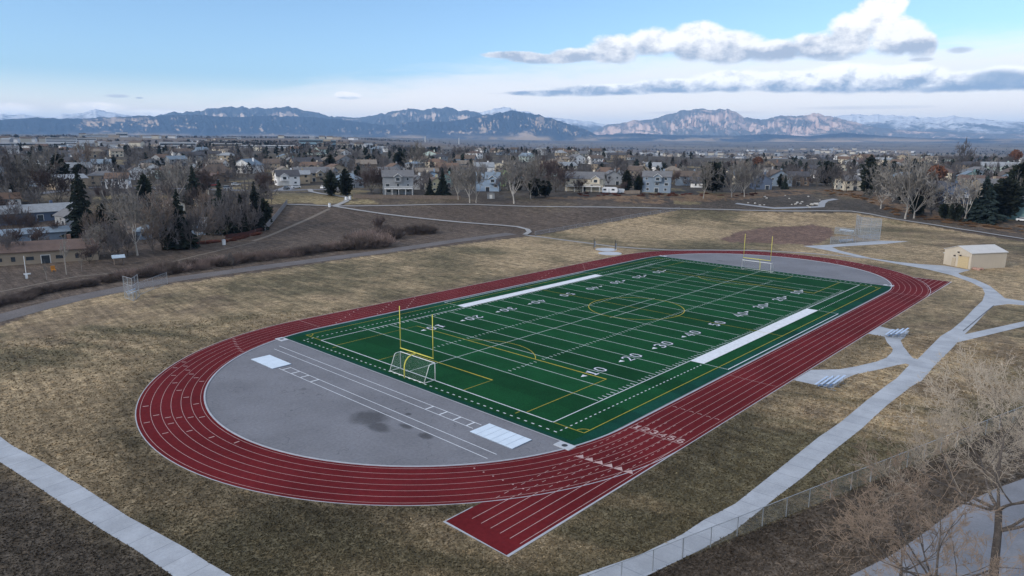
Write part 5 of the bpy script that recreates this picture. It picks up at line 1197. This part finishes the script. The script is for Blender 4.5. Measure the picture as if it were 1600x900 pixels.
def boulder(name, p, s, m, lab, grp, seed):
    me = bpy.data.meshes.new(name); bm = bmesh.new(); bmesh.ops.create_icosphere(bm, subdivisions=2, radius=1); r = random.Random(seed); ph = [r.uniform(0, 6) for _ in range(6)]
    for v in bm.verts:
        k = 1+.22*math.sin(2.3*v.co.x+ph[0])*math.cos(1.9*v.co.y+ph[1])+.14*math.sin(4*v.co.z+3*v.co.x+ph[2]); v.co *= k; v.co = Vector((v.co.x*s*r.uniform(.97, 1.03), v.co.y*s*.8, (v.co.z*.62+.3)*s))
    bm.to_mesh(me); bm.free(); o = link(name, me, m); o.location = p; o.rotation_euler = (0, 0, ph[3]); return tag(o, lab, 'boulder', grp)
for i, (px, py, s) in enumerate(((1523, 421.5, .75), (1528, 422, .7), (1533, 421.3, .6), (1525, 420.5, .5))): boulder('boulder', at(px, py), s, M_bou, 'reddish boulder in the small heap at the base of the shed wall', 'reddish boulders by the shed', 30+i)
GARD = [(1275, 320, 1.1), (1269, 320.5, .8), (1262, 322, .5), (1246, 317.5, .7), (1253, 316, .5), (1251, 319, .6), (1243, 319.5, .6), (1195, 308, .6), (1198, 310, .5), (1263, 307.5, .5), (1180, 318.5, .6), (1169, 317.5, .45), (1187, 321, .5), (1194, 320.5, .4), (1227, 306, .4), (1233, 310.5, .4), (1237, 320, .4), (1265, 324.5, .55), (1281, 313, .35)]
for i, (px, py, s) in enumerate(GARD): boulder('boulder', at(px, py), s*1.15, M_wbou, 'largest white boulder in the rock garden beyond the ball diamond' if i == 0 else 'pale boulder of the rock garden beyond the ball diamond', None if i == 0 else 'pale boulders in the rock garden', 60+i)
thin_path('rock_garden_walk', [(1150, 318), (1165, 320), (1210, 325.5), (1250, 324.5), (1283, 323), (1284, 318), (1289, 314), (1306, 311)], 3.0, .08, mat('grey walk', (.27, .28, .30), .9))
# ---- ball diamond backstops
def wire_fence(name, pts, h, lab, cat, nrail=1, hs=None, r=.045, m=None, group=None, sp=3.0):
    o = empty(name, pts[0], 0, lab, cat, group); P = [Vector(p)-Vector(pts[0]) for p in pts]; quads = []
    hs = hs or [h]*len(P); first = True
    for (a, b, ha, hb) in zip(P[:-1], P[1:], hs[:-1], hs[1:]):
        n = max(1, round((b-a).length/sp))
        for k in range(n+1):
            if k == 0 and not first: continue
            q = a.lerp(b, k/n); MB().tube([q+Vector((0, 0, -.2)), q+Vector((0, 0, ha+(hb-ha)*k/n))], r, 6).build('post', M_galv, o)
        first = False
        rl = MB()
        for j in range(nrail+1):
            t = 1 if j == 0 else (nrail-j)/nrail
            rl.tube([a+Vector((0, 0, max(.08, ha*t))), b+Vector((0, 0, max(.08, hb*t)))], r*.75, 5)
        rl.build('rail', M_galv, o); quads.append([a+Vector((0, 0, .05)), b+Vector((0, 0, .05)), b+Vector((0, 0, hb)), a+Vector((0, 0, ha))])
    panel('wire_mesh', quads, m or M_chain, o); return o
B0, B1 = at(1374, 374.5), at(1341, 369)
wire_fence('backstop', [at(1336, 366), at(1343, 371.5), at(1374.5, 374.5)], 7.0, 'tall grey wire backstop of the far ball diamond', 'backstop', 3, m=M_back, r=.07)
wire_fence('dugout_fence', [at(1297, 381.5), at(1336, 379), at(1373, 376)], 2.3, 'lower grey wire fence with a players bench along the ball diamond walk', 'fence', 1, m=M_back, sp=4)
wire_fence('dugout_fence', [at(1304, 365), at(1336, 368.5)], 2.4, 'wire fence on the far side of the ball diamond, left of the tall backstop', 'fence', 1, m=M_back, sp=4)
def bench(pa, pb, lab, grp):
    o = empty('bench', pa, 0, lab, 'bench', grp); d = pb-pa; L = d.length; a = math.atan2(d.y, d.x); o.rotation_euler = (0, 0, a)
    MB().box((L/2, 0, .48), (L, .34, .06)).build('seat', M_alu, o); MB().box((L/2, .3, .85), (L, .05, .28)).build('backrest', M_alu, o)
    for x in (.4, L/2, L-.4): MB().box((x, 0, .23), (.08, .3, .46)).box((x, .27, .5), (.07, .06, 1.0)).build('leg', M_galv, o)
bench(at(1311, 361.5), at(1333, 364.5), 'long pale bench behind the far side fence of the ball diamond', None); bench(at(1312, 379.5), at(1334, 378), 'players bench along the near fence of the ball diamond', None)
wire_fence('backstop', [at(195.5, 466), at(209, 470.5), at(221, 473) if False else at(218, 463)], 4.6, 'small grey wire backstop on the mown grass at left', 'backstop', 3, m=M_chain, r=.06, sp=2.6)
wire_fence('wing_fence', [at(218, 461), at(240, 452), at(262, 443.5)], 2.6, 'low wire fence running back from the small left backstop', 'fence', 1, m=M_chain, sp=5)
bench(at(200, 463), at(215, 457), 'small bench inside the left backstop', None)
# gate posts and round pads by the far bend of the track
for px, py, l in ((928, 388, 'left'), (961, 391, 'right')):
    p = at(px, py); o = empty('gate_post', p, 0, f'dark gate post, {l} one of two by the far bend of the track', 'post', None)
    MB().tube([(0, 0, -.2), (0, 0, 3.0)], .09, 8).build('post', M_dark, o); MB().box((.35, 0, 1.2), (.7, .06, 1.6)).build('gate_leaf', M_galv, o)
for px, py, rx in ((947, 390, 3.2), (953, 396, 3.4)):
    p = at(px, py); mb = MB(); mb.poly([(p.x+rx*math.cos(a), p.y+rx*math.sin(a), .03) for a in np.linspace(0, 6.283, 24, endpoint=False)]); struct(mb.build('throwing_pad', M_conc))
# ---- chain link fence in the foreground
e = Vector((FENCE_B[0]-FENCE_A[0], FENCE_B[1]-FENCE_A[1], 0)); e.normalize(); A0 = Vector((FENCE_A[0], FENCE_A[1], 0))
o = empty('chain_link_fence', A0, 0, 'long grey chain link fence between the main path and the planted strip', 'fence')
for k in range(-7, 27):
    q = e*(k*3.08); MB().tube([q+Vector((0, 0, -.2)), q+Vector((0, 0, 1.83))], .038 if k % 8 else .055, 6).build('post', M_galv, o)
rl = MB().tube([e*(-22+.0)+Vector((0, 0, 1.80)), e*81+Vector((0, 0, 1.80))], .03, 6); rl.build('top_rail', M_galv, o)
panel('wire_mesh', [[tuple(e*(-22)+Vector((0, 0, .04))), tuple(e*81+Vector((0, 0, .04))), tuple(e*81+Vector((0, 0, 1.78))), tuple(e*(-22)+Vector((0, 0, 1.78)))]], M_chain, o)
wire_fence('park_fence', [at(836, 367), at(880, 359.5), at(940, 349), at(1000, 338), at(1062, 328)], 1.2, 'low dark wire fence along the edge of the mown grass beyond the far bend', 'fence', 1, m=M_chain, r=.05, sp=7)
# ---- wooden fence, red fence at the left houses
def board_fence(name, px, h, m, lab):
    P = [at(*q) for q in px]; o = empty(name, P[0], 0, lab, 'fence'); b = MB(); p0 = P[0]
    for a, c in zip(P[:-1], P[1:]):
        L = (c-a).length; n = int(L/1.2); rz = math.atan2((c-a).y, (c-a).x)
        for i in range(n):
            q = a.lerp(c, (i+.5)/n)-p0; b.box((q.x, q.y, q.z+h/2-.2+.04*(i % 3)), (L/n-.05, .06, h+.4), rz)
    b.build('board_panel', m, o); r = MB()
    for a, c in zip(P[:-1], P[1:]): r.tube([a-p0+Vector((0, 0, h*.8)), c-p0+Vector((0, 0, h*.8))], .06, 4)
    r.build('rail', m, o)
board_fence('wooden_fence', [(414, 361), (430, 343), (449, 319)], 2.0, mat('weathered grey boards', (.22, .21, .21), .9, var=.2), 'grey weathered board fence climbing from the spruces to the park path')
board_fence('wooden_fence', [(352, 373), (385, 368), (412, 360)], 1.2, mat('red stained boards', (.075, .03, .026), .9, var=.2), 'dark red stained board fence under the left spruces')
board_fence('wooden_fence', [(552, 309.5), (640, 310.5), (720, 311.5)], 1.6, M_wood, 'low dark board fence in front of the tall grey house with balconies')
board_fence('wooden_fence', [(975, 303), (1000, 302.5)], 1.6, mat('tan boards', (.33, .26, .2), .9, var=.2), 'short tan board fence right of the camper')
# ---- vehicles
M_tyre = mat('black tyre', (.02, .02, .02), .8); CARP = {'white': (.68, .68, .67), 'silver': (.42, .43, .45), 'dark grey': (.06, .065, .07), 'red': (.30, .03, .03), 'blue': (.05, .09, .2)}
def loft(profile, widths):
    """side profile extruded to a width, upper points pulled in"""
    mb = MB(); n = len(profile); mb.v = [(x, -w/2, z) for (x, z), w in zip(profile, widths)]+[(x, w/2, z) for (x, z), w in zip(profile, widths)]
    mb.f = [tuple(range(n)), tuple(range(2*n-1, n-1, -1))]+[(i, i+n, (i+1) % n+n, (i+1) % n) for i in range(n)]; return mb
def car(p, rz, c, lab, suv=False, group=None):
    o = empty('parked_car', p, rz, lab, 'car', group); t = .25 if suv else 0
    loft([(-2.25, .3), (2.2, .3), (2.28, .75), (2.05, .95), (1.1, 1.02), (-2.1, 1.08), (-2.3, .8)], [1.75, 1.75, 1.8, 1.75, 1.75, 1.75, 1.8]).build('body', mat(c+' car paint', CARP[c], .3, .5, var=.02), o)
    loft([(-2.0 if suv else -1.7, 1.05), (1.15, 1.03), (.45, 1.52+t), (-1.3 if not suv else -1.8, 1.54+t)], [1.7, 1.7, 1.35, 1.35]).build('cabin_glass', M_glass, o)
    MB().box((-.5 if not suv else -.7, 0, 1.55+t), (1.6 if not suv else 2.2, 1.3, .06)).build('roof', MATS[c+' car paint'], o)
    for x in (-1.4, 1.4):
        for y in (-.8, .8): MB().tube([(x, y-.1, .33), (x, y+.1, .33)], .33, 12).build('wheel', M_tyre, o)
M_van = mat('white camper shell', (.66, .67, .68), .5, var=.04)
def camper(p, rz):
    o = empty('camper_trailer', p, rz, 'white camper trailer parked below the wide cream house', 'camper')
    loft([(-3.6, .6), (3.3, .6), (3.9, 1.4), (3.4, 2.75), (2.6, 3.1), (-3.3, 3.1), (-3.8, 2.4)], [2.4]*7).build('shell', M_van, o)
    for x in (-2.4, 1.6): q = MB().box((0, 0, 0), (1.4, .06, .8)).build('window', M_glass, o); q.location = (x, -1.22, 2.0)
    q = MB().box((0, 0, 0), (.8, .06, 1.8)).build('door', mat('camper door', (.5, .52, .55), .5), o); q.location = (-.4, -1.22, 1.6)
    for y in (-1.05, 1.05): MB().tube([(-.6, y-.1, .38), (-.6, y+.1, .38)], .38, 12).build('wheel', M_tyre, o)
    MB().tube([(3.6, 0, .6), (5.0, 0, .55)], .08, 6).build('tow_bar', M_galv, o)
p = at(953, 302.5); camper(p, cam_rz(p, -.1))
p = at(970, 302.5); o = empty('cargo_trailer', p, cam_rz(p, .5), 'small white cargo trailer right of the camper', 'trailer'); loft([(-1.6, .5), (1.5, .5), (1.7, 1.0), (1.4, 2.3), (-1.5, 2.4)], [1.9]*5).build('shell', M_van, o)
for y in (-.9, .9): MB().tube([(0, y-.1, .35), (0, y+.1, .35)], .35, 12).build('wheel', M_tyre, o)
for px, py, c, l, s, r in ((463, 294, 'white', 'white car parked in the street near the white garage doors', False, 0.2), (448, 296.5, 'dark grey', 'dark car in the driveway left of the white car', True, 1.2), (369, 290, 'white', 'white car on the street below the low brown hip roofed house', False, .3), (356, 296, 'silver', 'silver car on the street above the dark spruces', True, .3), (333, 291, 'red', 'red car parked left of the white car at left street', False, .2), (507, 295, 'white', 'white van parked beside the left pine of the path bend', True, .9), (1598, 346, 'white', 'white car in front of the teal edge house', False, .1)):
    p = at(px, py); p.z += .06; car(p, cam_rz(p, r), c, l, s)
M_street = mat('street asphalt', (.135, .135, .145), .9, var=.15, scale=.2)
thin_path('street', [(180, 293), (230, 294), (300, 295), (360, 297), (400, 298), (440, 298), (480, 296.5), (520, 296), (545, 295)], 8, .07, M_street)
thin_path('street', [(60, 303), (100, 297.5), (130, 294), (170, 292)], 7, .09, M_street)
thin_path('driveway', [(440, 297.5), (452, 293.5), (456, 291)], 8, .10, MATS['parking lot concrete'])
# ---- poles, sheds, yard things
def pole(p, h, lab, arm=False):
    o = empty('utility_pole', p, 0, lab, 'pole'); MB().tube([(0, 0, -.3), (0, 0, h)], [.16, .10], 7).build('pole', M_wood if not arm else M_galv, o)
    if arm: MB().tube([(0, 0, h-.2), (1.2, 0, h)], .06, 5).build('lamp_arm', M_galv, o); MB().box((1.3, 0, h), (.6, .22, .12)).build('lamp_head', M_dark, o)
    else: MB().box((0, 0, h-.7), (2.2, .12, .12), cam_rz(p)).build('cross_arm', M_wood, o)
pole(at(121, 288), 9.5, 'tall wooden pole in front of the grey two storey house at left'); pole(at(1586, 336), 9, 'tall pale pole right of the dark brown evergreen', True); pole(at(1516, 308), 8, 'lamp post left of the teal house with tall windows', True)
p = at(42, 436); o = empty('pole_feeder', p, cam_rz(p), 'white bird house pole with a cross board on the ranch house lawn', 'bird house'); MB().tube([(0, 0, -.2), (0, 0, 5.4)], .07, 6).build('pole', M_wp, o); MB().box((.2, 0, 1.2), (1.4, .12, .3)).box((0, 0, .6), (.5, .4, .9)).build('cross_board', M_wp, o)
p = at(186, 413); o = empty('garden_shelter', p, cam_rz(p, .1), 'small garden shelter with pale blue roof near the pale trunked bare tree', 'shelter')
for x in (-1, 1): MB().box((x, 0, 1), (.14, 1.2, 2.0)).build('post', M_wood, o)
roof_mesh(2.4, 1.8, 1.9, .5, 'x', .3, .1).build('roof', mat('pale blue roofing', (.35, .42, .48), .7), o)
p = at(767, 310); o = empty('garden_shed', p, cam_rz(p), 'small grey garden shed below the light blue house', 'shed'); wall_prism(3.4, 2.6, 2.2, .8, 'y').build('wall', wallm('grey'), o); roof_mesh(3.4, 2.6, 2.2, .8, 'y', .25, .1).build('roof', roofm('grey'), o); q = MB().box((0, 0, 0), (1.2, .08, 1.7)).build('door', M_trim, o); q.location = (0, -1.32, .85)
p = at(84, 424); M_or = mat('orange plastic', (.45, .19, .03), .6)
o = empty('garden_chair', p, 0, 'orange garden chair in front of the ranch house', 'chair'); MB().box((0, 0, .42), (.9, .9, .1)).build('seat', M_or, o); MB().box((0, .42, .9), (.9, .1, .9)).build('backrest', M_or, o)
for x in (-.38, .38):
    for y in (-.38, .38): MB().box((x, y, .2), (.1, .1, .42)).build('leg', M_or, o)
# trash cans and marker posts by the park path
for px, py, l in ((515, 323.5, 'white marker box at the park path junction'), (541, 313, 'white trash can beside the path below the two dark pines'), (547, 312, 'tan trash can right of the white one on the park path'), (350, 382.5, 'white trail marker beside the red shrubs')):
    p = at(px, py); o = empty('marker_box', p, 0, l, 'bin'); MB().tube([(0, 0, 0), (0, 0, 1.5)], [.5, .55], 10).build('bin_body', M_wp, o); MB().tube([(0, 0, 1.5), (0, 0, 1.62), (0, 0, 1.75)], [.58, .5, .1], 10).build('bin_lid', M_galv, o)
# ---- large buildings on the way to the hills
def block(px, dist, wpx, hpx_, wall, label, dep=30, bands=3, rz=0., dy=0, group=None):
    p = pol(px, dist); s = FPX/dist; w, h = wpx/s, hpx_/s; o = empty('office_building', p, cam_rz(p, rz), label, 'building', group)
    MB().box((0, 0, h/2-2), (w, dep, h+4)).build('wall', mat('pale '+wall+' office wall', {'white': (.62, .64, .66), 'blue': (.20, .30, .36), 'tan': (.42, .35, .27), 'grey': (.32, .33, .35)}[wall], .7, var=.06, scale=.05), o)
    MB().box((0, 0, h+.4), (w+1, dep+1, .8)).build('roof', ROOFM, o)
    for b_ in range(bands):
        z = h*(b_+.55)/bands; q = MB().box((0, 0, 0), (w*.96, .3, h/bands*.42)).build('window_band', M_glass, o); q.location = (0, -dep/2-.1, z)
    return o
ROOFM = mat('flat pale roof', (.5, .5, .49), .8)
block(106, 1750, 34, 8, 'white', 'left wing of the long white office building far off at left', bands=3); block(141, 1765, 28, 7.5, 'white', 'right wing of the long white office building far off at left', bands=3)
block(490, 1500, 34, 11, 'blue', 'dark glass office block left of the grey tower', bands=2); block(515, 1490, 10, 11.5, 'tan', 'narrow tan tower beside the dark glass office block', bands=1); block(524, 1495, 8, 10.5, 'blue', 'narrow glass block right of the tan tower', bands=2)
block(550, 1550, 24, 5.5, 'tan', 'long tan hotel building right of the glass office block', bands=3); block(658, 1700, 18, 7, 'tan', 'tan building above the roofs left of centre', bands=2); block(696, 1800, 16, 5, 'white', 'white building above the roofs left of centre', bands=2); block(720, 1820, 20, 4.5, 'tan', 'pale tan row building right of the white one above the roofs', bands=2)
block(290, 1300, 32, 3.5, 'white', 'long white warehouse roof above the trees at left', bands=1, dep=50); block(285, 1500, 46, 5.5, 'white', 'white warehouse behind the long white roof at left', bands=1); block(360, 1500, 40, 4, 'tan', 'tan warehouse right of the white one at left', bands=1); block(440, 1400, 110, 2.6, 'white', 'very long low white warehouse left of the glass office block', bands=1, dep=60)
block(60, 1500, 70, 4, 'white', 'long low white shed row at far left', bands=1, dep=40); block(80, 1300, 18, 5, 'grey', 'grey house block under the far left shed row', bands=2); block(200, 3400, 14, 6, 'white', 'bright white building at the foot of the hills at left', bands=1); block(160, 3300, 30, 2.2, 'white', 'thin white row left of the bright white building by the hills', bands=1); block(370, 3000, 22, 2.5, 'white', 'long thin white building near the hills left of centre', bands=1)
block(913, 1500, 18, 3.2, 'white', 'long white building right of the ridge pines', bands=1); block(1277, 2050, 20, 2.6, 'white', 'bright long white roof on the plain left of the lone evergreen', bands=1, dep=40); block(1240, 3000, 26, 2.6, 'white', 'white apartment row on the plain behind the long white roof', bands=2)
for px, h in ((666, 9), (718, 9)):
    p = pol(px, 5200); o = empty('smoke_stack', p, 0, f"thin pale power station stack, {'left' if px < 700 else 'right'} one of the two", 'chimney'); MB().tube([(0, 0, -5), (0, 0, h*5200/FPX)], [4.5, 3.2], 12).build('shaft', ROOFM, o); MB().tube([(0, 0, h*5200/FPX), (0, 0, h*5200/FPX+3)], 3.6, 12).build('rim', M_galv, o)
# distant small houses and sheds on the plain
r3 = random.Random(9); wl = [mat('plain house '+c, v, .8, var=.05) for c, v in (('white', (.6, .6, .6)), ('cream', (.5, .46, .38)), ('grey', (.3, .31, .33)), ('tan', (.36, .3, .24)))]; DM = []
for i in range(4):
    w, d, h = r3.uniform(12, 22), 11, r3.uniform(5, 8); m1 = wall_prism(w, d, h, 2.6, 'x', -3); m1.f += [tuple(j+len(m1.v) for j in f) for f in []]
    o = m1.build('distant_house', wl[i]); o.location = (0, 0, -500); q = roof_mesh(w, d, h, 2.6, 'x', .5).build('roof', roofm(('grey', 'brown', 'pale grey', 'tan')[i]), o); DM.append(o)
cl = [(r3.uniform(960, 1600), math.exp(r3.uniform(math.log(2100), math.log(6500)))) for _ in range(12)]+[(r3.uniform(0, 900), math.exp(r3.uniform(math.log(1300), math.log(3800)))) for _ in range(9)]+[(1100, 3300), (1130, 3300), (1170, 3400), (1225, 2900), (1400, 3100), (1440, 3200)]
for i in range(250):
    cx_, cd = cl[i % len(cl)]; px = cx_+r3.gauss(0, 24); d = cd*(1+r3.gauss(0, .035)); p = pol(px, d)
    if px < -20 or px > 1620: continue
    o = copy_tree(r3.choice(DM)); o.location = p; o.rotation_euler = (0, 0, cam_rz(p)+r3.uniform(-.7, .7)); s = 1.0+d/9000; o.scale = (s*1.3, s, s)
    side = 'far plain at right' if px > 960 else 'far slope at left and centre'
    tag(o, f"tiny distant {'pale' if o.data.name else ''} house in a cluster on the {side}", 'house', f'tiny houses on the {side}')
# throw the hidden prototypes away
for o in [q for q in bpy.data.objects if q.parent is None and q.location.z < -400]:
    for c in list(o.children): bpy.data.objects.remove(c)
    bpy.data.objects.remove(o)
